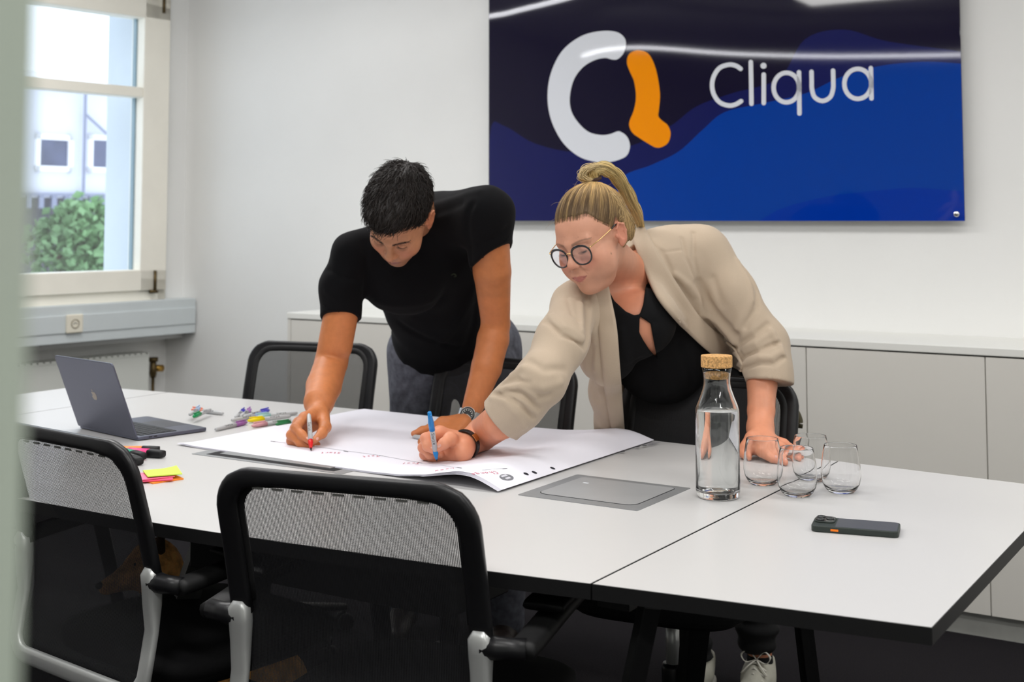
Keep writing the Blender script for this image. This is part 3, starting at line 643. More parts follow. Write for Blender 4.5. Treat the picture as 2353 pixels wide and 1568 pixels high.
for rI in range(6):
    ry = .026 + rI * .0172 if rI else .0235; hgt = .0075 if rI == 0 else .0148
    xs = [(-.1365 + c * .0195 + .0003, kw * .92) for c in range(14)] if rI < 5 else [(-.1365, .0172), (-.117, .0172), (-.0975, .0172), (-.078, .0215), (-.054, .089), (.0375, .0215), (.0615, .0172), (.081, .0172), (.1005, .0172), (.120, .0172)]
    for (x, w) in xs:
        mb = MB(); prism(mb, [lpt(x, ry - .0005, .0086), lpt(x + w, ry - .0005, .0086), lpt(x + w, ry + hgt, .0086), lpt(x, ry + hgt, .0086)], (0, 0, .0011))
        k_ = mb.obj('key', 'key'); k_.parent = lbase
mb = MB(); prism(mb, [lpt(x, y, .0084) for x, y in rrect(-.062, .062, .132, .208, .003)], (0, 0, .00025)); lpart('trackpad', mb, 'pad')
mb = MB()
for y in (.035, .05): prism(mb, [lpt(.1519, y, .0035), lpt(.1519, y + .009, .0035), lpt(.1519, y + .009, .0062), lpt(.1519, y, .0062)], ux * .0006)
lpart('port', mb, 'keywell')
TL_ = math.radians(21); lu = -uy * math.sin(TL_) + UZ * math.cos(TL_); ln = uy * math.cos(TL_) + UZ * math.sin(TL_)   # lid up / inner normal
LO = LM + uy * .002 + UZ * .006
def lid(x, h, t): return LO + ux * x + lu * h + ln * t
mb = MB(); prism(mb, [lid(x, y, -.0022) for x, y in rrect(-.152, .152, 0, .212, [.011, .011, .006, .006])], ln * .0044); ll = lpart('lid', mb, 'lap', bevel=.0015)
mb = MB(); prism(mb, [lid(x, y, .0021) for x, y in rrect(-.148, .148, .006, .208, .006)], ln * .0004); lpart('display', mb, 'screen')
ap = [(0, .62), (.18, .70), (.42, .70), (.62, .55), (.50, .38), (.47, .18), (.55, 0), (.72, -.12), (.60, -.42), (.38, -.68), (.2, -.70), (0, -.62), (-.2, -.70), (-.38, -.68), (-.62, -.35), (-.72, .05), (-.64, .45), (-.42, .68), (-.2, .69)]
sc = .0165; apc = crom([np.array(q) for q in ap], 4, True)
mb = MB(); mb.add([lid(-q[0] * sc, .106 + q[1] * sc, -.0024) for q in apc], [tuple(range(len(apc)))]); lf = crom([np.array(q) for q in [(0, .78), (.06, .98), (.22, 1.14), (.33, 1.18), (.30, .98), (.15, .82)]], 4, True)
mb.add([lid(-q[0] * sc, .106 + q[1] * sc, -.0024) for q in lf], [tuple(range(len(lf)))]); lpart('logo', mb, 'applelogo')

# ------------------------------------------------------------------ markers, highlighters, sticky notes
MT['mbody'] = mat('marker_grey_plastic', (186, 187, 188), .35); MT['ink'] = mat('black_print', (20, 20, 22), .5)
def cmat(name, rgb, rough=.3, **k):
    if name not in MT: MT[name] = mat(name, rgb, rough, **k)
    return name
def marker(p0, p1, col, label, name='marker_pen', capped=True, open_tip=False, group='scattered marker pens', r=.0058, spin=0.0, length=.137, cap_end=False):
    """p0 = tail, p1 = tip side, both 3D centres"""
    p0 = np.asarray(p0, float); p1 = np.asarray(p1, float); d = p1 - p0; d /= np.linalg.norm(d); mid = (p0 + p1) / 2
    up = np.array([0, 0, 1.0]) - d * d[2]
    if np.linalg.norm(up) < .2: up = np.array([0, -1.0, 0]) - d * (-d[1])
    up /= np.linalg.norm(up); sd = np.cross(d, up); ax = np.array([sd, up, d]); h = length / 2
    root = empty(name, mid); tag(root, label, 'marker', group)
    def part(nm, mb, m, **k):
        o = mb.obj(nm, m, root, **k); return o
    cm = cmat(*col)
    if capped:
        mb = MB(); lathe(mb, [(0, -h), (r * .6, -h + .001), (r * .88, -h + .006), (r, -h + .03), (r, h * .28), (0, h * .28)], seg=20, axis=ax); part('barrel', mb, 'mbody', smooth=True)
        mb = MB(); lathe(mb, [(0, h * .26), (r * 1.12, h * .26), (r * 1.12, h * .7), (r * .85, h * .9), (r * .45, h * .99), (0, h)], seg=20, axis=ax); part('cap', mb, cm, smooth=True)
        mb = MB(); box(mb, up * r * 1.35 + d * h * .62, (.004, .0035, h * .62), ax); part('clip', mb, cm, bevel=.001)
    else:
        mb = MB(); lathe(mb, [(0, -h), (r * .6, -h + .001), (r * .88, -h + .006), (r, -h + .03), (r, h * .45), (0, h * .45)], seg=24, axis=ax); part('barrel', mb, 'mbody', smooth=True)
        mb = MB(); lathe(mb, [(0, h * .44), (r * 1.04, h * .44), (r * 1.0, h * .60), (r * .62, h * .80), (r * .55, h * .86), (0, h * .86)], seg=24, axis=ax); part('grip', mb, cm, smooth=True)
        mb = MB(); lathe(mb, [(0, h * .85), (r * .42, h * .85), (r * .3, h * .94), (0, h)], seg=14, axis=ax); part('nib', mb, 'ink', smooth=True)
        if cap_end:
            mb = MB(); lathe(mb, [(0, -h - .028), (r * .75, -h - .027), (r * .95, -h - .01), (r * 1.15, -h + .0), (r * 1.15, -h + .022), (0, -h + .022)], seg=20, axis=ax); part('cap', mb, cm, smooth=True)
            mb = MB(); box(mb, -np.array([0, 1, 0]) * r * 1.1 + sd * .003 + d * (-h - .004), (.0045, .004, .034), ax); part('clip', mb, cm, bevel=.001)
    txt = sd if True else sd
    M4 = Matrix(((d[0], up2[0] if False else np.cross(up, d)[0], up[0], 0), (d[1], np.cross(up, d)[1], up[1], 0), (d[2], np.cross(up, d)[2], up[2], 0), (0, 0, 0, 1)))
    cdir = up
    if not capped:
        vw = CAM - mid; vw = vw - d * (vw @ d); vw /= np.linalg.norm(vw); cdir = vw; b2 = np.cross(vw, d)
        M4 = Matrix([[d[k], b2[k], vw[k], 0] for k in range(3)] + [[0, 0, 0, 1]])
    else:
        vw = CAM - mid; vw = vw - d * (vw @ d); vw /= np.linalg.norm(vw); vw = vw * .6 + up * .8; vw /= np.linalg.norm(vw); b2 = np.cross(vw, d); cdir = vw
        s = 1 if d[0] > 0 else -1
        M4 = Matrix([[s * d[k], s * b2[k], vw[k], 0] for k in range(3)] + [[0, 0, 0, 1]])
    o = text_mesh('lettering', 'Sharpie', .0105, 'ink', root, M4)
    off = cdir * (r + .00025) - d * h * .22
    v = np.array([tuple(q.co) for q in o.data.vertices]) 
    # wrap around the barrel
    loc = v; bcoord = loc @ b2; ac = loc @ d; an = bcoord / r
    v2 = np.outer(ac - h * .22, d) + np.outer(np.sin(an) * (r + .0003), b2) + np.outer(np.cos(an) * (r + .0003), cdir)
    o.data.vertices.foreach_set('co', v2.astype(np.float32).ravel()); o.data.update()
    return root
def flat_marker(tx, ty, cx_, cy_, col, label, z=.7465, **k):
    a, b = PZ(tx, ty, z), PZ(cx_, cy_, z); c = (a + b) / 2; d = (b - a) / np.linalg.norm(b - a); marker(c - d * .0685, c + d * .0685, col, label, **k)
flat_marker(517, 951, 436, 941, ('cap_coral', (240, 140, 110)), 'coral-capped grey marker lying under the green-capped one')
flat_marker(429, 958, 465, 933, ('cap_sky', (170, 195, 225)), 'pale sky-blue-capped marker crossing the coral-capped one', z=.7585)
flat_marker(497, 936, 429, 964, ('cap_green', (20, 150, 85)), 'bright green-capped marker nearest the laptop corner', z=.7585)
flat_marker(540, 960, 563, 942, ('cap_blue', (62, 58, 185)), 'short-looking deep-blue-capped marker left of the violet-capped one')
flat_marker(552, 958, 577, 940, ('cap_violet', (180, 130, 195)), 'light violet-capped marker between the two dark blue-capped ones')
flat_marker(560, 958, 619, 943, ('cap_indigo', (80, 75, 190)), 'indigo-capped marker at the back of the right-hand marker group')
flat_marker(526, 967, 621, 952, ('cap_periwinkle', (140, 160, 220)), 'periwinkle-capped marker lying in front of the indigo-capped one', z=.7475)
flat_marker(495, 987, 567, 971, ('cap_purple', (150, 95, 155)), 'purple-capped marker at the front, beside the laptop corner')
flat_marker(665, 957, 572, 967, ('cap_yellow', (245, 220, 20)), 'yellow-capped marker in the right-hand marker group', z=.7475)
flat_marker(677, 950, 590, 958, ('cap_mint', (165, 205, 200)), 'mint-capped marker behind the yellow-capped one')
flat_marker(668, 966, 579, 979, ('cap_pink', (222, 165, 172)), 'pale pink-capped marker in front of the yellow-capped one')
flat_marker(720, 962, 632, 976, ('cap_dgreen', (50, 125, 75)), 'dark green-capped marker half under the man\'s writing hand')
def highlighter(cx_, cy_, bx, by, col, label, z=.75):
    a, b = PZ(bx, by, z), PZ(cx_, cy_, z); d = (b - a) / np.linalg.norm(b - a); p1 = b; mid = p1 - d * .053
    root = empty('highlighter_pen', mid); tag(root, label, 'highlighter', 'highlighter pens beside the near left chair'); sd = np.cross(d, UZ)
    def q(t, a_, b_): return [d * x for x in t]
    mb = MB(); sweep(mb, [d * -.053, d * -.048, d * .014], [.010, .0125, .0125], [.007, .0095, .0095], seg=16, power=3.5); mb.obj('barrel', cmat(*col), root, smooth=True)
    mb = MB(); sweep(mb, [d * .012, d * .03, d * .046, d * .053], [.0128, .0125, .0110, .0100], [.0098, .0095, .0085, .0078], seg=16, power=3.5); mb.obj('cap', 'blkm', root, smooth=True)
highlighter(366, 1034, 285, 1035, ('hl_orange', (255, 150, 70)), 'orange highlighter with black cap, behind the pink one')
highlighter(376, 1044, 290, 1038, ('hl_pink', (255, 60, 140)), 'pink highlighter with black cap, its body lying farthest right')
highlighter(330, 1049, 285, 1040, ('hl_green', (20, 150, 120)), 'green highlighter with black cap, tucked in front of the pink one')
highlighter(321, 1061, 280, 1046, ('hl_dark', (52, 52, 54)), 'black-capped highlighter nearest the camera, body hidden behind the chair back')
def sticky(x, y, ang, z0, h, col, label):
    c = PZ(x, y, z0); root = empty('sticky_note_pad', c, ang); tag(root, label, 'sticky notes', 'stack of bright sticky note pads')
    mb = MB(); n = 9; v = []; f = []
    for s in range(2):
        for j in range(n):
            for i in range(n):
                a, b = i / (n - 1) - .5, j / (n - 1) - .5; v.append((a * .074, b * .074, s * h + .0035 * max(0, a + .1) ** 2 * 4 * (b + .5)))
    N = n * n
    for j in range(n - 1):
        for i in range(n - 1):
            q = j * n + i; f.append((N + q, N + q + 1, N + q + n + 1, N + q + n)); f.append((q, q + n, q + n + 1, q + 1))
    rim = [i for i in range(n)] + [j * n + n - 1 for j in range(1, n)] + [(n - 1) * n + i for i in range(n - 2, -1, -1)] + [j * n for j in range(n - 2, 0, -1)]
    for k in range(len(rim)): a, b = rim[k], rim[(k + 1) % len(rim)]; f.append((a, b, N + b, N + a))
    mb.add(v, f); mb.obj('note_block', cmat(*col), root)
sticky(368, 1102, .75, .7402, .0028, ('sn_orange', (255, 145, 45), .7), 'orange sticky note pad at the bottom of the stack')
sticky(356, 1099, .30, .7440, .0022, ('sn_pink', (250, 90, 130), .7), 'hot pink sticky note pad, third from the bottom of the stack'.replace('third', 'second'))
sticky(352, 1094, .55, .7475, .0022, ('sn_rose', (255, 130, 165), .7), 'lighter pink sticky note pad directly under the lime green one')
sticky(373, 1087, .42, .7520, .0022, ('sn_lime', (205, 240, 90), .7), 'lime green sticky note pad on top of the stack')

# ------------------------------------------------------------------ flip chart pad
PL0, PL1, PW0, PW1 = -1.474, -.487, -.100, .632
def pz(L, W): 
    h = float(np.interp(L, [-1.5, -.85, -.76, -.69, -.64, -.605, -.58, -.555, -.53, -.487], [.0, .0, .003, .011, .021, .0275, .0285, .0255, .018, .0015]))
    lc = max(0, (-1.40 - L) / .07) ** 2 * max(0, (-.02 - W) / .08) * .004
    return .7436 + h * (1 - .25 * (W - PW0) / (PW1 - PW0)) + lc
def pgrid(L0, L1, W0, W1, dz=0.0, nL=70, nW=12, sk=None):
    v = []; f = []
    for j in range(nW + 1):
        for i in range(nL + 1):
            L = L0 + (L1 - L0) * i / nL; W = W0 + (W1 - W0) * j / nW + (sk(L) if sk else 0); v.append(T(L, W, pz(L, W) + dz))
    for j in range(nW):
        for i in range(nL): q = j * (nL + 1) + i; f.append((q, q + 1, q + nL + 2, q + nL + 1))
    return v, f
MT['paper'] = mat('flip_chart_paper', (232, 231, 240), .75, noise=(3, .008)); MT['logo_grey'] = mat('grey_print', (118, 120, 126), .6); MT['redink'] = mat('red_ink', (205, 60, 95), .6); MT['hole'] = mat('punched_hole', (34, 34, 44), .9); MT['bar'] = mat('barcode_print', (95, 93, 110), .6)
fp = empty('flip_chart_pad', T(-1.0, .25, .742), -ROT); tag(fp, 'large white flip chart pad spread across the table under the writing hands', 'paper pad')
def fpp(name, v, f, m, smooth=True, par=None, **k):
    o = mk(name, v, f, m, None, smooth); 
    if par is None: o.parent = fp; o.matrix_parent_inverse = inv_of(fp)
    else: o.parent = par
    return o
skew = lambda L: float(np.interp(L, [PL0, PL1], [.028, -.012]))
for k in range(5):
    dz = -.0006 * k; v, f = pgrid(PL0 - .004 * k, PL1 - .0006 * k, PW0, PW1, dz, sk=lambda L, k=k: skew(L) - .0012 * k * (1 if L < -.7 else 2.2))
    if k: v = [p + np.array([0, 0, -.0007 * k * max(0, 1 - abs(LW(p)[0] + .60) / .1)]) for p in v]
    sh = fpp('sheet', v, f, 'paper')
    if k == 0: top_sheet = sh
def on_pad(x, y, lift=.0004):
    L, W = LW(PZ(x, y, .745))
    for _ in range(6): L, W = LW(PZ(x, y, pz(L, W)))
    return T(L, W, pz(L, W) + lift)
def pad_disc(L, W, rl, rw, m, name, n=20, lift=.0005):
    mb = MB(); mb.add([T(L, W, pz(L, W) + lift)] + [T(L + rl * math.cos(a), W + rw * math.sin(a), pz(L + rl * math.cos(a), W + rw * math.sin(a)) + lift) for a in np.linspace(0, 2 * math.pi, n, endpoint=False)], [(0, k + 1, (k + 1) % n + 1) for k in range(n)])
    fpp(name, mb.v, mb.f, m, False)
for (x, y) in ((1209, 1098), (1228, 1093), (1270, 1081), (1431, 1038), (1465, 1028), (1481, 1025)):
    L, W = LW(on_pad(x, y)); pad_disc(L, W, .006, .006, 'hole', 'punched_hole')
L, W = LW(on_pad(1164, 1110)); pad_disc(L, W, .0125, .021, 'logo_grey', 'round_logo', 28)
for dy, ww in ((-.006, .022), (.004, .018)):
    mb = MB(); n = 8
    for i in range(5):
        a = W - ww / 2 + ww * i / 5; mb.add([T(L + dy + e, a + g, pz(L + dy + e, a + g) + .0008) for e, g in ((-.003, 0), (.003, 0), (.003, ww / 7), (-.003, ww / 7))], [(0, 1, 2, 3)])
    fpp('logo_lettering', mb.v, mb.f, 'paper', False)
mb = MB(); L, W = LW(on_pad(1502, 1019))
for i in range(16):
    w_ = W - .036 + i * .0036; t = .0008 + .0009 * ((i * 7) % 3) / 2; mb.add([T(L - .012, w_, pz(L - .012, w_) + .0005), T(L + .012, w_, pz(L + .012, w_) + .0005), T(L + .012, w_ + t, pz(L + .012, w_) + .0005), T(L - .012, w_ + t, pz(L - .012, w_) + .0005)], [(0, 1, 2, 3)])
fpp('barcode', mb.v, mb.f, 'bar', False)
def stroke(px, r=.0006, mb=None):
    P = [on_pad(x, y, .0005) for x, y in px]; sweep(mb, P, r, .0002, ref=(0, 0, 1), seg=5); return mb
mb = MB(); stroke([(627, 1015), (680, 1022), (745, 1030), (795, 1037), (870, 1047), (920, 1056), (965, 1064), (1055, 1076), (1110, 1081), (1163, 1081)], .0006, mb); fpp('timeline_line', mb.v, mb.f, 'bar')
mb = MB()
for x, y in ((627, 1015), (795, 1038), (876, 1048), (965, 1064), (1056, 1076), (1160, 1081)): stroke([(x - 5, y - .5), (x + 5, y + 1)], .0016, mb)
fpp('timeline_tick', mb.v, mb.f, 'ink')
# red handwriting, read from the far side of the table: glyph strokes in a unit box (x right, y up)
GL = {'L': [[(0, 1), (0, 0), (.5, 0)]], 'e': [[(0, .3), (.4, .3), (.35, .5), (.15, .5), (0, .25), (.15, 0), (.4, .05)]], 'a': [[(.4, .45), (.15, .5), (0, .25), (.15, 0), (.38, .12), (.4, .5), (.42, 0)]], 'd': [[(.4, .2), (.2, .5), (0, .25), (.2, 0), (.4, .15), (.4, 1), (.42, 0)]],
      'S': [[(.5, .9), (.2, 1), (.05, .75), (.45, .4), (.35, .05), (0, .05)]], 't': [[(.2, .9), (.2, .1), (.4, 0)], [(0, .6), (.4, .6)]], 'r': [[(0, .5), (.05, 0), (.08, .35), (.35, .5)]], 'u': [[(0, .5), (.02, .1), (.2, 0), (.38, .2), (.4, .5), (.42, 0)]], 's': [[(.35, .45), (.1, .5), (.1, .3), (.35, .2), (.2, 0), (0, .05)]], 'U': [[(0, 1), (.02, .2), (.25, 0), (.48, .2), (.5, 1)]],
      'T': [[(0, 1), (.6, 1)], [(.3, 1), (.3, 0)]], 'o': [[(.2, .5), (0, .25), (.2, 0), (.4, .25), (.2, .5)]], 'l': [[(.1, 1), (.1, 0)]], 'C': [[(.5, .9), (.2, 1), (0, .5), (.2, 0), (.5, .1)]], 'h': [[(0, 1), (0, 0), (.05, .35), (.3, .45), (.35, 0)]], 'n': [[(0, .5), (0, 0), (.05, .35), (.3, .45), (.35, 0)]], 'g': [[(.4, .45), (.1, .5), (0, .2), (.3, .1), (.4, .5), (.35, -.4), (.05, -.3)]]}
def scrawl(word, x0, y0, x1, y1, h=.022):
    """from the word's start to its end as pixel anchors; upside down for the camera"""
    a, b = on_pad(x0, y0), on_pad(x1, y1); L0, W0 = LW(a); L1, W1 = LW(b); n = len(word); mb = MB()
    dv = np.array([L1 - L0, W1 - W0]); ln_ = np.linalg.norm(dv); dv /= ln_; up = np.array([-dv[1], dv[0]])
    for i, c in enumerate(word):
        for st in GL[c]:
            pts = []
            for gx, gy in st:
                q = np.array([L0, W0]) + dv * ln_ * (i + gx * 1.3) / n + up * gy * h; pts.append(T(q[0], q[1], pz(*q) + .0005))
            sweep(mb, pts, .0007, .0002, seg=5)
    fpp('handwriting', mb.v, mb.f, 'redink', False)
scrawl('Start', 783, 1040, 735, 1040, .018); scrawl('Test', 870, 1047, 828, 1049, .018); scrawl('Tool', 966, 1064, 920, 1064, .018); scrawl('Lead', 1042, 1076, 996, 1082, .020); scrawl('Change', 1138, 1087, 1078, 1090, .013)

# ------------------------------------------------------------------ phone
pa, pb = T(.178, -.097, .74), T(.330, -.063, .74); pu = pb - pa; pu /= np.linalg.norm(pu); pv = np.array([-pu[1], pu[0], 0]); pc = (pa + pb) / 2 + pv * .0375
ph = empty('mobile_phone', pc); tag(ph, 'phone in a dark green case with an orange side button, lying face down', 'phone')
MT['case'] = mat('dark_green_case', (44, 52, 48), .5, noise=(200, .05)); MT['caseback'] = mat('smoky_case_back', (66, 68, 72), .35); MT['obtn'] = mat('orange_button', (255, 130, 20), .45); MT['lensring'] = mat('dark_lens_ring', (70, 72, 72), .25, metal=.9); MT['cam'] = mat('camera_glass', (14, 15, 16), .05); 
def ppt(x, y, z): return pu * x + pv * y + UZ * z
def ppart(nm, pts, h, m, par=ph, **k): mb = MB(); prism(mb, [ppt(*q) for q in pts], UZ * h); return mb.obj(nm, m, par, **k)
ppart('case', [(x, y, .0) for x, y in rrect(-.0775, .0775, -.039, .039, .011)], .0115, 'case', bevel=.002, seg=3)
ppart('back_panel', [(x, y, .0113) for x, y in rrect(-.034, .0745, -.036, .036, [.009, .002, .002, .009])], .0004, 'caseback')
ci = ppart('camera_bezel', [(x, y, .0112) for x, y in rrect(-.0745, -.0375, -.012, .0355, .010)], .0030, 'case', bevel=.0012)
ppart('camera_island', [(x, y, .0140) for x, y in rrect(-.0725, -.0395, -.010, .0335, .008)], .0004, 'cam')
for (x, y) in ((-.0645, .0245), (-.0645, .002), (-.0475, .0135)):
    mb = MB(); lathe(mb, [(.0075, 0), (.0075, .002), (.0062, .002), (.0062, .0008), (0, .0008)], ppt(x, y, .0142), 24); mb.obj('camera_lens', 'lensring', ph, smooth=True)
ppart('side_button', [(-.042, -.0395, .0035), (-.028, -.0395, .0035), (-.028, -.0385, .0035), (-.042, -.0385, .0035)], .0038, 'obtn', bevel=.0004)
mb = MB(); box(mb, ppt(.0776, 0, .005), (.0008, .009, .003), np.array([pu, pv, UZ])); mb.obj('charging_port', 'cam', ph)

# ------------------------------------------------------------------ carafe and tumblers
cb = PZ(1650, 1143, .7403); ca = empty('carafe', cb); tag(ca, 'glass water carafe with cork stopper, almost full, standing near the table seam', 'carafe')
mb = MB(); ro = [(0, 0), (.036, 0), (.042, .002), (.0445, .007), (.0455, .014), (.0455, .172), (.0450, .180), (.042, .190), (.036, .205), (.0300, .222), (.0278, .232), (.0275, .240), (.0290, .255), (.0310, .266)]
ri = [(.0290, .266), (.0270, .255), (.0255, .240), (.0258, .232), (.028, .221), (.034, .204), (.040, .189), (.0427, .180), (.0431, .172), (.0431, .020), (.041, .015), (.036, .0125), (0, .0115)]
lathe(mb, ro + ri, seg=72); mb.obj('glass_body', 'glass', ca, smooth=True)
mb = MB(); wl_ = .178; lathe(mb, [(0, .0120), (.036, .0130), (.041, .0155), (.0429, .0205), (.0429, .172), (.0426, wl_), (.0425, wl_ + .0006), (0, wl_)], seg=72); mb.obj('water', 'water', ca, smooth=True)
MT['cork'] = mat('cork', (205, 158, 100), .8, noise=(260, .45), bump=(300, .4))
mb = MB(); lathe(mb, [(0, .243), (.0235, .243), (.0262, .262), (.0262, .266), (.0318, .2665), (.0325, .268), (.0325, .289), (.0318, .2905), (0, .2905)], seg=48); mb.obj('cork_stopper', 'cork', ca, smooth=False)
GP = [(1753, 1113, 'empty clear tumbler nearest the carafe'), (1832, 1139, 'empty clear tumbler standing on the table seam, closest to the camera'), (1864, 1105, 'empty clear tumbler farthest back of the four'), (1933, 1131, 'empty clear tumbler farthest right of the four')]
mb = MB(); lathe(mb, [(0, .001), (.022, 0), (.027, .001), (.033, .008), (.0385, .018), (.0412, .032), (.0412, .045), (.0395, .065), (.0365, .085), (.0341, .0972), (.0339, .0979), (.0335, .0982), (.0331, .0979), (.0330, .0972), (.0355, .085), (.0385, .065), (.0402, .045), (.0402, .033), (.037, .020), (.032, .011), (.026, .0075), (0, .0065)], seg=56)
for i, (x, y, lb) in enumerate(GP):
    if i == 0: g = mb.obj('drinking_glass', 'tglass', None, smooth=True)
    else: g = g.copy(); scene.collection.objects.link(g)
    g.location = PZ(x, y, .7402); tag(g, lb, 'glass', 'clear tumblers beside the carafe')

# ------------------------------------------------------------------ signed distance modelling (bodies and clothes)
def A(*p): return np.array(p, float)
def rc(a, b, r1, r2):
    a = np.asarray(a, float); b = np.asarray(b, float); ba = b - a; L2 = ba @ ba + 1e-12
    def f(p):
        q = p - a; t = np.clip(q @ ba / L2, 0, 1)
        return np.sqrt(((q - t[:, None] * ba) ** 2).sum(1)) - (r1 + (r2 - r1) * t)
    return f
def chain(pts, rs, k=.0):
    return [rc(pts[i], pts[i + 1], rs[i], rs[i + 1]) for i in range(len(pts) - 1)]
def ell(c, r, R=None):
    c = np.asarray(c, float); r = np.asarray(r, float); R = np.eye(3) if R is None else np.asarray(R)
    def f(p):
        q = (p - c) @ R; a = np.sqrt(((q / r) ** 2).sum(1)); b = np.sqrt(((q / (r * r)) ** 2).sum(1)) + 1e-9
        return a * (a - 1) / b
    return f
def su(fs, k):
    def f(p):
        d = fs[0](p)
        for g in fs[1:]:
            e = g(p); h = np.maximum(k - np.abs(d - e), 0) / k; d = np.minimum(d, e) - h * h * k * .25
        return d
    return f
def smin2(d, e, k):
    h = np.maximum(k - np.abs(d - e), 0) / k; return np.minimum(d, e) - h * h * k * .25
def smax2(d, e, k): return -smin2(-d, -e, k)
def plane(c, n):
    c = np.asarray(c, float); n = np.asarray(n, float) / np.linalg.norm(n)
    return lambda p: (p - c) @ n
def grad(f, p, e=.0006):
    g = np.zeros_like(p)
    for i in range(3):
        q = p.copy(); q[:, i] += e; q2 = p.copy(); q2[:, i] -= e; g[:, i] = f(q) - f(q2)
    return g / (np.linalg.norm(g, axis=1)[:, None] + 1e-12)
def bounded(f, c, r, big=.05):
    """evaluate f only near c, elsewhere return the distance to the ball (cheap)"""
    c = np.asarray(c, float)
    def g(p):
        d = np.sqrt(((p - c) ** 2).sum(1)) - r; o = d + big; m = d < 0
        if m.any(): o[m] = f(p[m])
        return o
    return g
EDG = [((0, 0, 0), (1, 0, 0)), ((0, 1, 0), (1, 1, 0)), ((0, 0, 1), (1, 0, 1)), ((0, 1, 1), (1, 1, 1)), ((0, 0, 0), (0, 1, 0)), ((1, 0, 0), (1, 1, 0)), ((0, 0, 1), (0, 1, 1)), ((1, 0, 1), (1, 1, 1)), ((0, 0, 0), (0, 0, 1)), ((1, 0, 0), (1, 0, 1)), ((0, 1, 0), (0, 1, 1)), ((1, 1, 0), (1, 1, 1))]
def surf(f, lo, hi, h, newton=2):
    lo = np.asarray(lo, float); hi = np.asarray(hi, float); B = 8
    nb = np.ceil((hi - lo) / (h * B)).astype(int); n = nb * B
    ix = np.stack(np.meshgrid(*[np.arange(k) for k in nb], indexing='ij'), -1).reshape(-1, 3)
    cen = lo + (ix + .5 - .5 / B) * B * h
    dc = np.concatenate([f(c) for c in np.array_split(cen, max(1, len(cen) // 60000))])
    V = np.empty(tuple(n), np.float32)
    Vb = V.reshape(nb[0], B, nb[1], B, nb[2], B)
    Vb[:] = np.sign(dc).reshape(nb)[:, None, :, None, :, None] * 1.0
    keep = np.abs(dc) < B * h * .87 * 1.6 + .006
    off = np.stack(np.meshgrid(*[np.arange(B)] * 3, indexing='ij'), -1).reshape(-1, 3) * h
    kx = ix[keep]
    for s in range(0, len(kx), 300):
        kk = kx[s:s + 300]; P = (lo + kk * (B * h))[:, None, :] + off[None]
        d = f(P.reshape(-1, 3)).reshape(len(kk), B, B, B)
        for j, (a, b, c) in enumerate(kk): Vb[a, :, b, :, c, :] = d[j]
    ins = V < 0
    cube = [ins[dx:n[0] - 1 + dx, dy:n[1] - 1 + dy, dz:n[2] - 1 + dz] for dx in (0, 1) for dy in (0, 1) for dz in (0, 1)]
    cnt = sum(c.astype(np.int8) for c in cube); act = (cnt > 0) & (cnt < 8); ci = np.argwhere(act)
    if len(ci) == 0: return np.zeros((0, 3)), np.zeros((0, 4), int)
    acc = np.zeros((len(ci), 3)); num = np.zeros(len(ci))
    for a, b in EDG:
        va = V[tuple((ci + a).T)]; vb = V[tuple((ci + b).T)]; m = (va < 0) != (vb < 0)
        t = np.where(m, va / np.where(m, va - vb, 1), 0); p = np.array(a) + t[:, None] * (np.array(b) - np.array(a))
        acc[m] += p[m]; num[m] += 1
    P = lo + (ci + acc / num[:, None]) * h
    idm = -np.ones(tuple(n), np.int64); idm[tuple(ci.T)] = np.arange(len(ci))
    fs = []
    for ax in range(3):
        u, v = (ax + 1) % 3, (ax + 2) % 3
        sl0 = [slice(1, None)] * 3; sl0[ax] = slice(0, n[ax] - 1); sl1 = list(sl0); sl1[ax] = slice(1, n[ax])
        a = ins[tuple(sl0)]; b = ins[tuple(sl1)]
        e = np.argwhere(a != b); 
        if len(e) == 0: continue
        e = e + np.array([1 if k != ax else 0 for k in range(3)]); inn = ins[tuple(e.T)]
        du = np.eye(3, dtype=int)[u]; dv = np.eye(3, dtype=int)[v]
        q = np.stack([idm[tuple((e - du - dv).T)], idm[tuple((e - dv).T)], idm[tuple(e.T)], idm[tuple((e - du).T)]], 1)
        q[~inn] = q[~inn][:, ::-1]; fs.append(q[(q >= 0).all(1)])
    Fq = np.concatenate(fs)
    for _ in range(newton):
        d = np.concatenate([f(c) for c in np.array_split(P, max(1, len(P) // 60000))]); g = np.concatenate([grad(f, c) for c in np.array_split(P, max(1, len(P) // 60000))])
        P = P - g * np.clip(d, -h, h)[:, None] * .9
    return P, Fq
def join(parts):
    V = []; Fq = []; n = 0
    for v, f in parts:
        V.append(v); Fq.append(f + n); n += len(v)
    return np.concatenate(V), np.concatenate(Fq)
def color(o, rgb):
    a = o.data.color_attributes.new('Col', 'FLOAT_COLOR', 'POINT'); c = np.ones((len(rgb), 4), np.float32); c[:, :3] = rgb; a.data.foreach_set('color', c.ravel())
def poly_sd(x, y, poly):
    P = np.asarray(poly, float); n = len(P); d2 = np.full(len(x), 1e18); s = np.zeros(len(x), bool)
    for i in range(n):
        a, b = P[i], P[(i + 1) % n]; e = b - a; wx, wy = x - a[0], y - a[1]; t = np.clip((wx * e[0] + wy * e[1]) / (e @ e), 0, 1)
        d2 = np.minimum(d2, (wx - e[0] * t) ** 2 + (wy - e[1] * t) ** 2)
        c = (a[1] > y) != (b[1] > y); xi = a[0] + (y - a[1]) * e[0] / (e[1] if abs(e[1]) > 1e-9 else 1e-9); s ^= c & (x < xi)
    d = np.sqrt(d2); return np.where(s, -d, d)
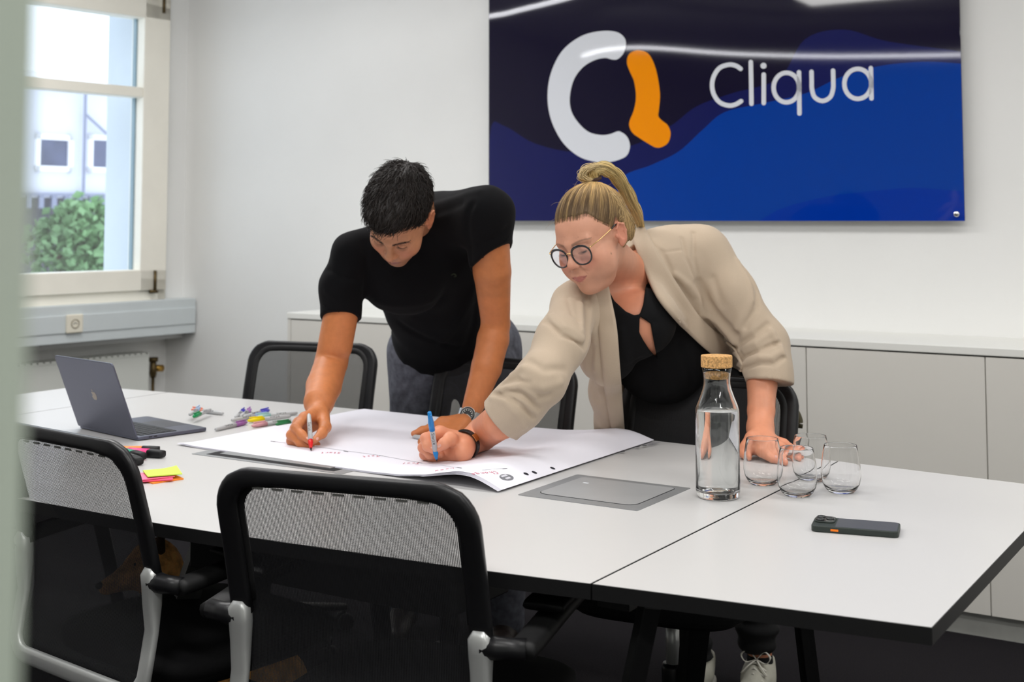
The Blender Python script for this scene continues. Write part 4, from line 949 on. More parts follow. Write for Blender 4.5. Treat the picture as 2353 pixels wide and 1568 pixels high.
def ray_hit(f, px, d0=2.4, dmax=4.8):
    out = []
    for (x, y) in px:
        r = ray(x, y); r = r / np.linalg.norm(r); t = d0
        for _ in range(160):
            d = float(f((CAM + r * t)[None])[0]); t += max(d * .7, .0004)
            if d < .0005 or t > dmax: break
        out.append(CAM + r * t if t < dmax else None)
    ok = [o for o in out if o is not None]
    for i, o in enumerate(out):
        if o is None:                                # reuse the depth of the nearest hit
            j = min((k for k in range(len(out)) if out[k] is not None), key=lambda k: abs(k - i)); out[i] = PD(px[i][0], px[i][1], out[j][1])
    return out
def crease_field(base, lst):
    segs = []
    for px, w, amp in lst:
        P = ray_hit(base, px)
        for i in range(len(P) - 1): segs.append((P[i], P[i + 1], w, amp, len(P)))
    C = np.array([(a + b) / 2 for a, b, *_ in segs]); R = np.array([np.linalg.norm(a - b) / 2 + 2.6 * w for a, b, w, *_ in segs])
    polys = []; k = 0
    for px, w, amp in lst:
        n = len(px) - 1; polys.append((segs[k:k + n], w, amp)); k += n
    def g(p):
        o = np.zeros(len(p))
        for sg_, w, amp in polys:
            dm = np.full(len(p), 1e9)
            for a, b, *_ in sg_:
                m = ((p - (a + b) / 2) ** 2).sum(1) < (np.linalg.norm(a - b) / 2 + 2.6 * w) ** 2
                if not m.any(): continue
                q = p[m] - a; e = b - a; t = np.clip(q @ e / (e @ e + 1e-12), 0, 1); dd = np.sqrt(((q - t[:, None] * e) ** 2).sum(1)); dm[m] = np.minimum(dm[m], dd)
            m = dm < 2.6 * w
            o[m] += amp * np.exp(-(dm[m] / w) ** 2)
        return o
    return g
def wav(p, s, seed):
    r = np.random.default_rng(seed); o = np.zeros(len(p))
    for i in range(5):
        k = r.normal(size=3); k /= np.linalg.norm(k); o += np.sin(p @ k * s * (1 + .35 * i) * 6.28 + r.uniform(0, 6.28)) / (1 + .5 * i)
    return o / 2.5

def euler3(yaw, pitch, roll):
    Rz = lambda a: np.array([[math.cos(a), -math.sin(a), 0], [math.sin(a), math.cos(a), 0], [0, 0, 1]])
    Rx = lambda a: np.array([[1, 0, 0], [0, math.cos(a), -math.sin(a)], [0, math.sin(a), math.cos(a)]])
    Ry = lambda a: np.array([[math.cos(a), 0, math.sin(a)], [0, 1, 0], [-math.sin(a), 0, math.cos(a)]])
    return Rz(math.pi - yaw) @ Rx(-pitch) @ Ry(roll)

# head in its own frame: x to the person's right, y forward, z up
def head_sdf(fem=False, s=1.0):
    w = .96 if fem else 1.0
    base = su([ell((0, -.015, .032), (.0745, .096, .083)), ell((0, .024, .008), (.066 * w, .066, .078)), ell((0, .030, -.048), (.0585 * w, .058, .060)),
               ell((0, .052, -.082), (.034 if fem else .038, .036, .030))], .03)
    chin = ell((0, .080, -.100), (.019 if fem else .022, .014, .014))
    cheek = [ell((sx * .038, .062, -.034), (.026, .024, .028)) for sx in (-1, 1)]
    br_ = .0072 if fem else .0095
    brow = [rc((sx * .006, .0885, .016), (sx * .044, .0725, .019), br_, br_ * .9) for sx in (-1, 1)]
    sock = [ell((sx * .031, .1, -.001), (.020, .020, .0125)) for sx in (-1, 1)]
    eye = [ell((sx * .031, .0755, -.002), (.0140, .0138, .0125)) for sx in (-1, 1)]
    bag = [rc((sx * .018, .0835, -.012), (sx * .044, .0745, -.011), .0045, .004) for sx in (-1, 1)]
    nose = [rc((0, .088, .010), (0, .1075, -.024), .0062, .0080), ell((0, .1095, -.031), (.0098, .0105, .0090))]
    ala = [ell((sx * .0115, .1005, -.034), (.0072, .0095, .0070)) for sx in (-1, 1)]
    nost = [ell((sx * .0062, .1055, -.0405), (.0036, .0052, .0030)) for sx in (-1, 1)]
    maxi = ell((0, .082, -.060), (.029, .022, .024))
    lipu = rc((-.016, .0935, -.0630), (0, .1015, -.0605), .0035, .0048); lipu2 = rc((.016, .0935, -.0630), (0, .1015, -.0605), .0035, .0048)
    lipl = rc((-.013, .0935, -.0700), (0, .0995, -.0715), .0038, .0056); lipl2 = rc((.013, .0935, -.0700), (0, .0995, -.0715), .0038, .0056)
    groove = [rc((-.025, .0905, -.0630), (-.012, .1015, -.0662), .0012, .0013), rc((.025, .0905, -.0630), (.012, .1015, -.0662), .0012, .0013), rc((-.012, .1015, -.0662), (.012, .1015, -.0662), .0013, .0013)]
    def ear(sx):
        R = np.array([[math.cos(.28 * sx), -math.sin(.28 * sx), 0], [math.sin(.28 * sx), math.cos(.28 * sx), 0], [0, 0, 1]]) 
        o = ell((sx * .080, -.012, -.002), (.0075, .0175, .031), R); i = ell((sx * .0885, -.008, .001), (.0085, .0105, .021), R); lob = ell((sx * .077, -.004, -.028), (.006, .009, .010))
        att = ell((sx * .072, -.006, -.006), (.012, .010, .02))
        rim = [rc((sx * .083, .004, .016), (sx * .086, -.008, .029), .0026, .003), rc((sx * .086, -.008, .029), (sx * .089, -.023, .020), .003, .003), rc((sx * .089, -.023, .020), (sx * .087, -.027, .0), .003, .0028), rc((sx * .087, -.027, .0), (sx * .081, -.018, -.022), .0028, .0026)]
        tr = ell((sx * .0765, .006, -.004), (.004, .004, .006))
        def f(p):
            d = smin2(o(p), att(p), .006); d = smax2(d, -i(p), .004)
            for g in rim: d = smin2(d, g(p), .004)
            d = smin2(d, lob(p), .006); return smin2(d, tr(p), .004)
        return bounded(f, (sx * .08, -.01, 0), .05)
    def scaled(g, sx, k, dz):
        c = np.array([sx * .074, -.008, dz])
        return lambda p: g((p - c) / k + np.array([sx * .074, -.008, 0])) * k
    ears = [scaled(ear(sx), sx, .87, -.006) if fem else ear(sx) for sx in (-1, 1)]
    def face(p):
        d = base(p)
        for g in cheek: d = smin2(d, g(p), .03)
        d = smin2(d, chin(p), .022); d = smin2(d, maxi(p), .022)
        for g in brow: d = smin2(d, g(p), .014)
        for g in sock: d = smax2(d, -g(p), .012)
        for g in eye: d = smin2(d, g(p), .0035)
        for g in bag: d = smin2(d, g(p), .008)
        for g in nose: d = smin2(d, g(p), .012)
        for g in ala: d = smin2(d, g(p), .0055)
        for g in nost: d = smax2(d, -g(p), .003)
        for g in (lipu, lipu2, lipl, lipl2): d = smin2(d, g(p), .004)
        for g in groove: d = smax2(d, -g(p), .0025)
        # nasolabial and lid creases
        return d
    def f(p):
        q = p / s
        d = base(q); m = (q[:, 1] > .02) & (np.abs(d) < .06)
        if m.any(): d[m] = face(q[m])
        for g in ears: d = smin2(d, g(q), .006)
        return d * s
    return f
def head_colors(q, skin, lip, brow, fem):
    """colour painted by place on the head: lips, brows, lash line, flush, stubble, plus shade in creases, nostrils and mouth line"""
    c = np.tile(np.array(skin), (len(q), 1)); x = np.abs(q[:, 0]); y = q[:, 1]; z = q[:, 2]; front = y > .05
    def mixc(m, col):
        nonlocal c; c = c * (1 - m[:, None]) + np.array(col) * m[:, None]
    def g(cx, cy, sx, sy): return np.exp(-((x - cx) / sx) ** 2 - ((z - cy) / sy) ** 2) * front
    mixc(.38 * g(.040, -.034, .022, .020), (skin[0] * 1.02, skin[1] * .62, skin[2] * .62)); mixc(.30 * g(0, -.033, .014, .012), (skin[0], skin[1] * .62, skin[2] * .62))
    ear = np.exp(-((x - .083) / .010) ** 2) * (y < .012) * (y > -.04) * (np.abs(z) < .04); mixc(.45 * ear, (skin[0] * 1.02, skin[1] * .55, skin[2] * .5))
    zl_ = -.0664 + .0034 * np.clip(x / .025, 0, 1.2) ** 2; lw = np.clip(1 - (x / .0235) ** 2, 0, 1); sm = lambda e: np.clip(.5 - e / .0016, 0, 1)
    cup = .0010 * np.exp(-(x / .004) ** 2); up = sm(z - (zl_ + .0072 * lw - cup)) * sm(zl_ - z); lo_ = sm(z - zl_) * sm((zl_ - .0088 * lw) - z); fy = front * (y > .078) * (x < .0245)
    mixc(.85 * np.clip(up + lo_, 0, 1) * fy, lip); mixc(.75 * np.exp(-((z - zl_) / .0009) ** 2) * (x < .025) * fy, (lip[0] * .4, lip[1] * .35, lip[2] * .35))
    t = np.clip((x - .012) / .042, 0, 1); bz = .0165 + .0075 * np.sin(t * 2.2) - .0035 * t; bw = (.0050 if not fem else .0036) * (1 - .55 * t); m = (np.abs(z - bz) < bw) & (x > .011) & (x < .055) & front
    mixc((.85 if not fem else .58) * np.clip(1 - np.abs(z - bz) / (bw * 1.05), 0, 1) ** .5 * m, brow)
    lz = -.0072 + .0036 * ((x - .031) / .014) ** 2; m = np.exp(-((z - lz) / .0015) ** 4) * (np.abs(x - .031) < .0150) * front; mixc(.92 * m, (.03, .02, .018))
    cz = .0052 - .004 * ((x - .031) / .015) ** 2; m = np.exp(-((z - cz) / .0012) ** 2) * (np.abs(x - .031) < .016) * front; mixc(.45 * m, (skin[0] * .5, skin[1] * .4, skin[2] * .35))  # lid crease shade painted into the skin colour
    nz = np.exp(-((x - .0062) / .0035) ** 2 - ((z + .0405) / .003) ** 2) * (y > .09); mixc(.8 * nz, (.06, .025, .02))  # nostril shade painted dark
    nl = np.exp(-(((x - (.017 + (-.036 - z) * .45)) / .0018) ** 2)) * (z < -.036) * (z > -.06) * front; mixc(.22 * nl, (skin[0] * .5, skin[1] * .4, skin[2] * .35))  # shade of the nasolabial fold painted in
    if not fem:
        st = np.clip((-.045 - z) / .02, 0, 1) * np.clip((y - .01) / .03, 0, 1) ; st = np.maximum(st, g(0, -.052, .022, .006)); mixc(.34 * st, (.09, .06, .05))
    return c
def tubes(paths, r0, r1, sides=3):
    """paths: (N, K, 3) -> thin tapered tubes, one mesh"""
    N, K, _ = paths.shape; Tn = np.gradient(paths, axis=1); Tn /= np.linalg.norm(Tn, axis=2)[..., None] + 1e-9
    ref = RNG.normal(size=(N, 1, 3)); u = np.cross(Tn, ref); u /= np.linalg.norm(u, axis=2)[..., None] + 1e-9; w = np.cross(Tn, u)
    rad = np.linspace(0, 1, K)[None, :, None] * (r1 - r0) + r0
    V = np.stack([paths + (u * math.cos(2 * math.pi * k / sides) + w * math.sin(2 * math.pi * k / sides)) * rad for k in range(sides)], 2)   # N,K,S,3
    idx = np.arange(N * K * sides).reshape(N, K, sides); a = idx[:, :-1]; b = idx[:, 1:]
    Fq = np.stack([a, np.roll(a, -1, 2), np.roll(b, -1, 2), b], -1).reshape(-1, 4)
    return V.reshape(-1, 3), Fq
MT['skin_m'] = mat('warm_tan_skin', (180, 120, 90), .48, attr='Col', sss=.12, noise=(60, .06), bump=(260, .25, .0006), spec=.4)
MT['skin_f'] = mat('light_skin', (220, 160, 130), .45, attr='Col', sss=.12, noise=(40, .05), bump=(300, .15, .0005), spec=.4)
MT['hair'] = mat('hair_strands', (30, 24, 22), .46, attr='Col', spec=.35)
def hairmat(o, m): o.data.materials.clear(); o.data.materials.append(MT[m])
def person_part(name, v, f, m, par, inv, kind=None):
    if not isinstance(f, np.ndarray): o = mk(name, v, f, m, None, True); o.parent = par; o.matrix_parent_inverse = inv; return o
    o = mk(name, np.asarray(v), np.asarray(f), m, None, True); o.parent = par; o.matrix_parent_inverse = inv
    if kind: o['kind'] = kind
    return o
def hand_f(lists, k=.007):
    fs = []
    for pts, rs in lists: fs += chain(pts, rs)
    return su(fs, k)
def nails(lst, m, par, inv, fn):
    mb = MB()
    for c, d, n in lst:       # centre, finger direction, outward normal
        d = d / np.linalg.norm(d); n = n - d * (n @ d); n /= np.linalg.norm(n); s = np.cross(d, n)
        v = [c + n * .003]
        for k in range(12): t = 2 * math.pi * k / 12; v.append(c + d * .0054 * math.cos(t) + s * .0044 * math.sin(t) + n * .003)
        v = np.array(v)
        for _ in range(8): v = v - grad(fn, v) * np.clip(fn(v), -.004, .004)[:, None]
        v = list(v + grad(fn, v) * .00035)
        mb.add(v, [(0, k + 1, (k + 1) % 12 + 1) for k in range(12)])
    o = mb.obj('fingernail', m, None, smooth=True); o.parent = par; o.matrix_parent_inverse = inv
def body_mesh(name, blocks, f, colf, m, par, inv):
    parts = []
    for lo, hi, h in blocks: parts.append(surf(f, lo, hi, h))
    v, q = join(parts); o = person_part(name, v, q, m, par, inv); color(o, colf(v)); return o

# ------------------------------------------------------------------ man in the black t-shirt
def p3(x, y, d): return PD(x, y, d)
def basis(spine, right):
    s = spine / np.linalg.norm(spine); r = right - s * (right @ s); r /= np.linalg.norm(r); return np.stack([r, np.cross(s, r), s], 1)   # columns: right, front(-ish), spine
mHc, mNb = p3(1043, 800, 4.08), p3(968, 512, 3.66); mSR, mSL = p3(810, 582, 3.60), p3(1119, 492, 3.50)
mB = basis(mNb - mHc, mSR - mSL)          # columns: right, forward, up
if mB[1, 1] > 0: mB[:, 1] *= -1
def mt(t, fwd=0.0, rt=0.0): return mHc + (mNb - mHc) * t + mB[:, 1] * fwd + mB[:, 0] * rt
def m_torso(o=0.0):
    return [ell(mt(.74, .015, 0), (.190 + o, .118 + o, .190 + o), mB), ell(mt(.46, .02), (.168 + o, .115 + o, .20 + o), mB), ell(mt(.14, .015), (.176 + o, .118 + o, .17 + o), mB),
            rc(mSR, mt(.97), .046 + o, .064 + o), rc(mSL, mt(.97), .064 + o, .064 + o)]
mEr, mWr = p3(761, 834, 3.61), p3(731, 952, 3.395)
mEl, mWl = p3(1139, 745, 3.575), p3(1080, 955, 3.50)
mHC = np.array([-0.298, 3.42, 1.321]); mHC = PD(918.6, 498.2, 3.42); mHR = euler3(math.radians(25.9), math.radians(57.1), math.radians(-17.8))
hm = head_sdf(False, 1.0)
headm = bounded(lambda p: hm((p - mHC) @ mHR), mHC, .17)
m_handR = bounded(hand_f([
    ([p3(733, 952, 3.385), p3(700, 962, 3.325)], [.024, .0155]), ([p3(732, 955, 3.39), p3(687, 973, 3.335)], [.024, .0150]), ([p3(731, 960, 3.395), p3(680, 986, 3.345)], [.023, .0145]), ([p3(731, 966, 3.39), p3(682, 1000, 3.355)], [.022, .0140]),
    ([p3(700, 962, 3.325), p3(680, 984, 3.283), p3(694, 1000, 3.262), p3(709, 1013, 3.250)], [.0150, .0112, .0098, .0080]),
    ([p3(687, 973, 3.335), p3(669, 1000, 3.290), p3(689, 1017, 3.272), p3(711, 1026, 3.266)], [.0148, .0110, .0098, .0082]),
    ([p3(680, 986, 3.345), p3(669, 1013, 3.305), p3(692, 1024, 3.288), p3(716, 1028, 3.283)], [.0142, .0105, .0095, .0080]),
    ([p3(682, 1000, 3.355), p3(679, 1018, 3.325), p3(704, 1025, 3.305), p3(729, 1022, 3.300)], [.0135, .0100, .0090, .0078]),
    ([p3(742, 960, 3.37), p3(747, 982, 3.320), p3(740, 996, 3.285), p3(723, 1012, 3.254)], [.0180, .0145, .0118, .0085])], .009), p3(705, 990, 3.33), .14)
thI = PZ(951, 997, .7535); 
m_handL = bounded(hand_f([
    ([p3(1066, 968, 3.48), p3(1016, 972, 3.45)], [.021, .0155]), ([p3(1066, 970, 3.47), p3(1020, 988, 3.43)], [.022, .015]), ([p3(1066, 972, 3.46), p3(1030, 1000, 3.41)], [.020, .014]), ([p3(1066, 974, 3.45), p3(1045, 1000, 3.40)], [.020, .014]),
    ([p3(1018, 972, 3.45), p3(990, 984, 3.42), p3(970, 990, 3.405), PZ(951, 997, .7565)], [.0150, .0110, .0098, .0078]),
    ([p3(1020, 988, 3.43), p3(994, 1003, 3.395), PZ(975, 1010, .758)], [.0142, .0108, .0085]),
    ([p3(1030, 1000, 3.41), p3(1010, 1016, 3.36), PZ(994, 1022, .756)], [.0135, .0105, .0085]),
    ([p3(1045, 1000, 3.40), p3(1032, 1020, 3.35), PZ(1018, 1026, .754)], [.0130, .0100, .0080]),
    ([p3(1062, 975, 3.45), p3(1020, 1004, 3.40), p3(990, 1013, 3.37), PZ(963, 1017, .754)], [.0170, .0140, .0115, .0090])], .009), p3(1020, 985, 3.43), .15)
m_armR = su([rc(mSR, mEr, .050, .0455), rc(mSR, p3(772, 795, 3.60), .045, .0455), rc(mEr, p3(744, 888, 3.525), .0455, .0475), rc(p3(744, 888, 3.525), p3(733, 925, 3.44), .0475, .0395), rc(p3(733, 925, 3.44), mWr, .0395, .0265)], .006)
m_armL = su([rc(mSL, p3(1131, 625, 3.53), .058, .0515), rc(p3(1131, 625, 3.53), mEl, .0515, .0395), rc(mEl, p3(1133, 780, 3.57), .0395, .0440), rc(p3(1133, 780, 3.57), p3(1118, 845, 3.54), .0440, .0415), rc(p3(1118, 845, 3.54), mWl, .0415, .0262)], .006)
m_neck = su([rc(mHC + mHR @ A(0, -.028, -.03), mt(1.0, -.01), .056, .062)], .02)
m_inner = su(m_torso(-.022), .05)
mFeet = [(-.20, 4.14), (-.02, 4.02)]; mFR = A(-.34, 4.22, .06); mFL = A(-.02, 4.04, .06)
mKR, mKL = A(-.31, 4.16, .50), A(-.03, 4.0, .50); mHR_, mHL_ = mt(0, 0, .095), mt(0, 0, -.095)
m_legs = su([rc(mHR_, mKR, .07, .05), rc(mKR, mFR, .05, .035), rc(mHL_, mKL, .07, .05), rc(mKL, mFL, .05, .035)], .03)
def man_f(p):
    d = m_inner(p)
    for g, k in ((m_neck, .03), (headm, .022), (m_armR, .02), (m_armL, .02), (m_handR, .012), (m_handL, .012), (m_legs, .03)): d = smin2(d, g(p), k)
    return d
def man_col(v):
    q = (v - mHC) @ mHR; skin = (.56, .255, .135); armc = (.58, .205, .075)
    c = np.tile(np.array(armc), (len(v), 1)); m = np.linalg.norm(v - mHC, axis=1) < .19
    c[m] = head_colors(q[m], skin, (.42, .14, .12), (.035, .022, .018), False)
    kn = np.zeros(len(v))
    for P in (p3(680, 984, 3.283), p3(669, 1000, 3.29), p3(669, 1013, 3.305), p3(700, 962, 3.325), p3(1018, 972, 3.45), p3(709, 1013, 3.25), p3(723, 1012, 3.254), p3(951, 997, 3.38), p3(963, 1017, 3.36)): kn = np.maximum(kn, np.exp(-(np.linalg.norm(v - P, axis=1) / .014) ** 2))
    hd = (v[:, 2] < .86) & (v[:, 2] > .7)
    c[hd] = c[hd] * (1 - .35 * kn[hd, None]) + np.array((.52, .22, .15)) * .35 * kn[hd, None]
    hr = np.clip(.9 - v[:, 2], 0, .12) / .12 * ((v[:, 2] > .79))          # darker hairy forearms
    n = wav(v, 90, 5) * .5 + .5; c *= (1 - .14 * (hr * n)[:, None]); return c
man = empty('person', A(-.17, 4.1, 0)); tag(man, 'dark-haired man in a black t-shirt leaning over the table, writing with a red marker', 'person', 'people working at the table')
mI = Matrix.Translation(-Vector(man.location))
body_mesh('body', [(mHC - [.15, .16, .17], mHC + [.15, .26, .17], .0017), (A(-.63, 3.15, .735), A(-.36, 3.72, 1.14), .0026), (A(-.31, 3.10, .735), A(.06, 3.75, 1.30), .0026), (A(-.62, 3.35, 1.10), A(.14, 4.35, 1.46), .008), (A(-.55, 3.7, .02), A(.15, 4.4, 1.12), .010)], man_f, man_col, 'skin_m', man, mI)
# finger nails
nm = mat('fingernails', (226, 170, 155), .25); MT['nail'] = nm
cv = lambda P: (CAM - P) / np.linalg.norm(CAM - P)
def nail(P, Q, r, out):          # tip P, previous joint Q, radius
    d = (P - Q) / np.linalg.norm(P - Q); n = out - d * (out @ d); n /= np.linalg.norm(n); return (P - d * .001 + n * (r - .0008), d, n)
for nl__ in ([nail(p3(709, 1013, 3.250), p3(694, 1000, 3.262), .0080, cv(p3(709, 1013, 3.25)) + A(.5, 0, .1)), nail(p3(723, 1012, 3.254), p3(740, 996, 3.285), .0085, cv(p3(723, 1012, 3.25)) + A(.4, 0, .1))]): nails([nl__], 'nail', man, mI, man_f)
# t-shirt
MT['tshirt'] = mat('black_cotton', (8, 8, 11), .92, noise=(300, .15), bump=(900, .25, .0005), sheen=.02, spec=.2)
sl_r = su([rc(mSR, p3(786, 655, 3.60), .054, .0565), rc(p3(786, 655, 3.60), p3(781, 760, 3.60), .0575, .0575)], .03)
sl_l = su([rc(mSL, p3(1131, 600, 3.52), .070, .0585), rc(p3(1131, 600, 3.52), p3(1133, 680, 3.54), .0585, .056)], .03)
cutR = plane(p3(786, 731, 3.60), p3(784, 760, 3.56) - p3(790, 680, 3.60)); cutL = plane(p3(1131, 590, 3.52), A(.50, -.25, -.82))
m_out = su(m_torso(.004) + [rc(p3(1008, 512, 3.68), p3(1095, 500, 3.57), .082, .076)], .05)
neckcut = rc(mHC + mHR @ A(0, -.03, -.03), mt(1.0, -.03), .064, .066)
hemcut = plane(mt(.0, .0), -(mNb - mHc) + mB[:, 1] * .10)
m_hang = su([ell(mt(.50, .075), (.125, .07, .21), mB), ell(p3(925, 632, 3.66), (.125, .09, .112))], .05)
def shirt0(p):
    d = smin2(m_out(p), m_hang(p), .07)
    a = smax2(sl_r(p), cutR(p), .003); b = smax2(sl_l(p), cutL(p), .003)
    d = smin2(d, a, .035); d = smin2(d, b, .035)
    return d
cr = crease_field(shirt0, [
    ([(1085, 470), (1075, 540), (1083, 610)], .010, .0045), ([(838, 560), (842, 640), (836, 690)], .012, .005), ([(1000, 470), (1060, 452), (1100, 440)], .012, -.004), ([(1005, 490), (1060, 470)], .010, .003),
    ([(845, 690), (900, 640), (950, 620)], .012, .004), ([(850, 700), (920, 700), (990, 690)], .014, -.005), ([(1080, 620), (1020, 680), (960, 730)], .014, .005), ([(1090, 660), (1060, 730), (1010, 790)], .014, -.005), ([(920, 745), (980, 780), (1050, 800)], .012, .006), ([(1095, 700), (1080, 770), (1060, 820)], .012, .004),
    ([(755, 620), (790, 640), (825, 640)], .008, .003), ([(750, 670), (780, 690)], .008, -.003), ([(1100, 560), (1140, 545), (1168, 520)], .008, .003)])
def shirt(p):
    d = shirt0(p) + cr(p) + .0022 * wav(p, 7, 11)
    d = smax2(d, hemcut(p) + .006 * wav(p, 4, 3), .006)
    d = np.maximum(d, -neckcut(p))
    return d
v, q = surf(shirt, (-.66, 3.2, .80), (.16, 4.4, 1.47), .0048)
tsh = person_part('t_shirt', v, q, 'tshirt', man, mI)
for px, w in (([(743, 702), (760, 711), (785, 719), (808, 724), (828, 724)], .0012), ([(1087, 598), (1110, 592), (1135, 577), (1158, 557), (1172, 540)], .0012)):
    P = ray_hit(shirt, px); P = [a + cv(a) * .0004 for a in P]; mb = MB(); sweep(mb, crom(P, 4), w, seg=6); o = mb.obj('hem_seam', 'tshirt', None, smooth=True); o.parent = tsh
MT['emblem'] = mat('embroidered_emblem', (38, 46, 30), .8); mb = MB(); P = ray_hit(shirt, [(1037, 633), (1041, 630), (1046, 631), (1048, 635), (1043, 636)]); P = [a + cv(a) * .0006 for a in P]; sweep(mb, crom(P, 3), .0018, .0008, ref=(0, -1, 0), seg=6); o = mb.obj('chest_emblem', 'emblem', None); o.parent = tsh
# trousers, belt area, shoes
MT['trouser'] = mat('grey_checked_wool', (96, 98, 108), .9, noise=(55, .3), bump=(500, .35, .0008), stretch=(1, 1, 1))
m_tr = su([ell(mt(-.02, .01), (.200, .128, .14), mB), rc(mHR_, mKR, .115, .075), rc(mKR, mFR + [0, 0, .03], .075, .060), rc(mHL_, mKL, .115, .075), rc(mKL, mFL + [0, 0, .03], .075, .060)], .035)
waist = plane(mt(.14), mNb - mHc)
crt = crease_field(m_tr, [([(985, 838), (950, 880), (925, 930)], .010, .007), ([(905, 790), (925, 830), (930, 880)], .010, .006), ([(1180, 800), (1195, 830)], .008, .006), ([(940, 815), (975, 850)], .008, -.005)])
def trous(p):
    d = m_tr(p) + crt(p) + .002 * wav(p, 6, 21); d = smax2(d, waist(p), .01); return np.maximum(d, .045 - p[:, 2])
v, q = surf(trous, (-.55, 3.7, .0), (.25, 4.45, 1.1), .0065); person_part('trousers', v, q, 'trouser', man, mI)
MT['shoe_dark'] = mat('dark_leather', (40, 32, 28), .4)
for fp_, s in ((mFR, .1), (mFL, -.05)):
    g = su([ell(fp_ + A(-.02, -.12, -.015), (.047, .11, .04)), ell(fp_ + A(0, .0, .0), (.042, .06, .055))], .04)
    v, q = surf(lambda p: np.maximum(g(p), .004 - p[:, 2]), fp_ - [.12, .3, .07], fp_ + [.12, .12, .1], .006); person_part('shoe', v, q, 'shoe_dark', man, mI)
# hair
def scalp_cap(hl, r, c, s=1.0):
    e = ell(c, r)
    return e
def m_hl(q):      # lower limit of the hair for a local point
    y = q[:, 1]; return np.interp(y, [-.12, -.07, -.045, -.028, -.008, .006, .020, .032, .050, .070, .085, .12], [-.055, -.060, -.045, .018, .022, -.030, -.022, .030, .060, .072, .073, .073])
m_ell_c, m_ell_r = A(0, -.020, .043), A(.0855, .110, .098)
mhe = ell(m_ell_c, m_ell_r); mtop = ell((.0, .035, .105), (.060, .075, .034)); mside = ell((0, -.015, .0), (.0785, .098, .085))
def hair_m(p):
    q = (p - mHC) @ mHR; d = smin2(mhe(q), mtop(q), .03); t = np.clip((q[:, 2] - .0) / .05, 0, 1)
    d = d + (1 - t) * .006; d = smax2(d, m_hl(q) - q[:, 2], .008)
    d += .0030 * wav(q * [1, .45, 1], 22, 31) * t
    return smax2(d, -(hm(q) + .004), .003)
v, q = surf(hair_m, mHC - .2, mHC + .2, .0030)
hc = person_part('hair', v, q, 'hair', man, mI); color(hc, np.tile((.016, .012, .011), (len(v), 1)))
def shell_points(fn, C, R, n, lo, up):
    """random points on the outside of a local surface by marching rays from the centre"""
    out = []
    while len(out) < n:
        d = RNG.normal(size=(n, 3)); d /= np.linalg.norm(d, axis=1)[:, None]; t = np.full(n, .24)
        P = None
        for _ in range(40): P = C + d * t[:, None]; t = t - np.clip(fn(P), -.01, .03) * .8
        P = C + d * t[:, None]; ok = (np.abs(fn(P)) < .0012); out += list(P[ok])
    return np.array(out[:n])
def cap_loc(q): return hair_m(q @ mHR.T + mHC)
S = shell_points(cap_loc, A(0, -.01, .04), None, 7500, 0, 0)
S = S[(S[:, 2] > m_hl(S) + .001)]
crown = A(.012, -.085, .100); fl = S - crown; fl[:, 0] = fl[:, 0] * 1.0 + .020; fl[:, 1] += .02
nrm = grad(cap_loc, S, .001); fl -= nrm * (fl * nrm).sum(1)[:, None]; fl /= np.linalg.norm(fl, axis=1)[:, None] + 1e-9
fl += RNG.normal(size=fl.shape) * .22; fl /= np.linalg.norm(fl, axis=1)[:, None]
hgt = np.clip((S[:, 2] - .02) / .08, 0, 1); Ln = (.012 + .022 * hgt) * RNG.uniform(.6, 1.25, len(S)); ph_ = RNG.uniform(-1, 1, len(S))
K = 6; tt = np.linspace(0, 1, K); side = np.cross(fl, nrm); paths = np.zeros((len(S), K, 3))
for i, t in enumerate(tt):
    lift = (.0015 + .0075 * hgt * RNG.uniform(.2, 1, len(S)) if i == 0 else lift) 
    paths[:, i] = S + fl * (Ln * t)[:, None] + nrm * (lift * math.sin(t * 2.3) - .001 - .35 * Ln * t * t * (1 - .55 * hgt))[:, None] + side * (ph_ * .006 * t * t)[:, None]
paths = paths @ mHR.T + mHC; v, q = tubes(paths, .0011, .00025)
o = mk('hair_strands', v, q, 'hair', None, True); o.parent = hc; o['kind'] = 'stuff'
sh = RNG.uniform(.6, 1.6, len(S)); colr = np.repeat(np.outer(sh, (.0125, .0085, .0068)), K * 3, 0); color(o, colr)
# brows and lashes as short hairs
def lash(par, C, R, lst, col, r=.0003):
    ps = []
    for a, b in lst: ps.append([a + (b - a) * t + A(0, 0, 0) for t in np.linspace(0, 1, 4)])
    P = np.array(ps) @ R.T + C; v, q = tubes(P, r, r * .4); o = mk('eyelashes', v, q, 'hair', None, True); o.parent = par[0]; o.matrix_parent_inverse = par[1]; o['kind'] = 'stuff'; color(o, np.tile(col, (len(v), 1)))
def lash_list(n, ln):
    out = []
    for sx in (-1, 1):
        for i in range(n):
            t = -1 + 2 * i / (n - 1); x = sx * (.031 + .0135 * t); y = .0755 + .0135 * math.sqrt(max(.02, 1 - t * t * .9)); z = -.0072 + .0034 * t * t
            out.append((A(x, y - .001, z), A(x + sx * .003 * t, y + ln, z - ln * .30)))
    return out
lash((man, mI), mHC, mHR, lash_list(22, .007), (.015, .01, .01))
bl = []
for sx in (-1, 1):
    for i in range(60):
        t = RNG.uniform(0, 1); x = .012 + .042 * t; z = .0165 + .0075 * math.sin(t * 2.2) - .0035 * t + RNG.uniform(-.0035, .0035) * (1 - .5 * t); y = .0885 + .0095 - .36 * max(0, x - .012) - .0005
        P = A(sx * x, y, z); 
        for _ in range(6): P = P - grad(hm, P[None])[0] * float(hm(P[None])[0])
        bl.append((P, P + A(sx * .006, .0008, .002 * (1 - 2 * t)) + grad(hm, P[None])[0] * .0008))
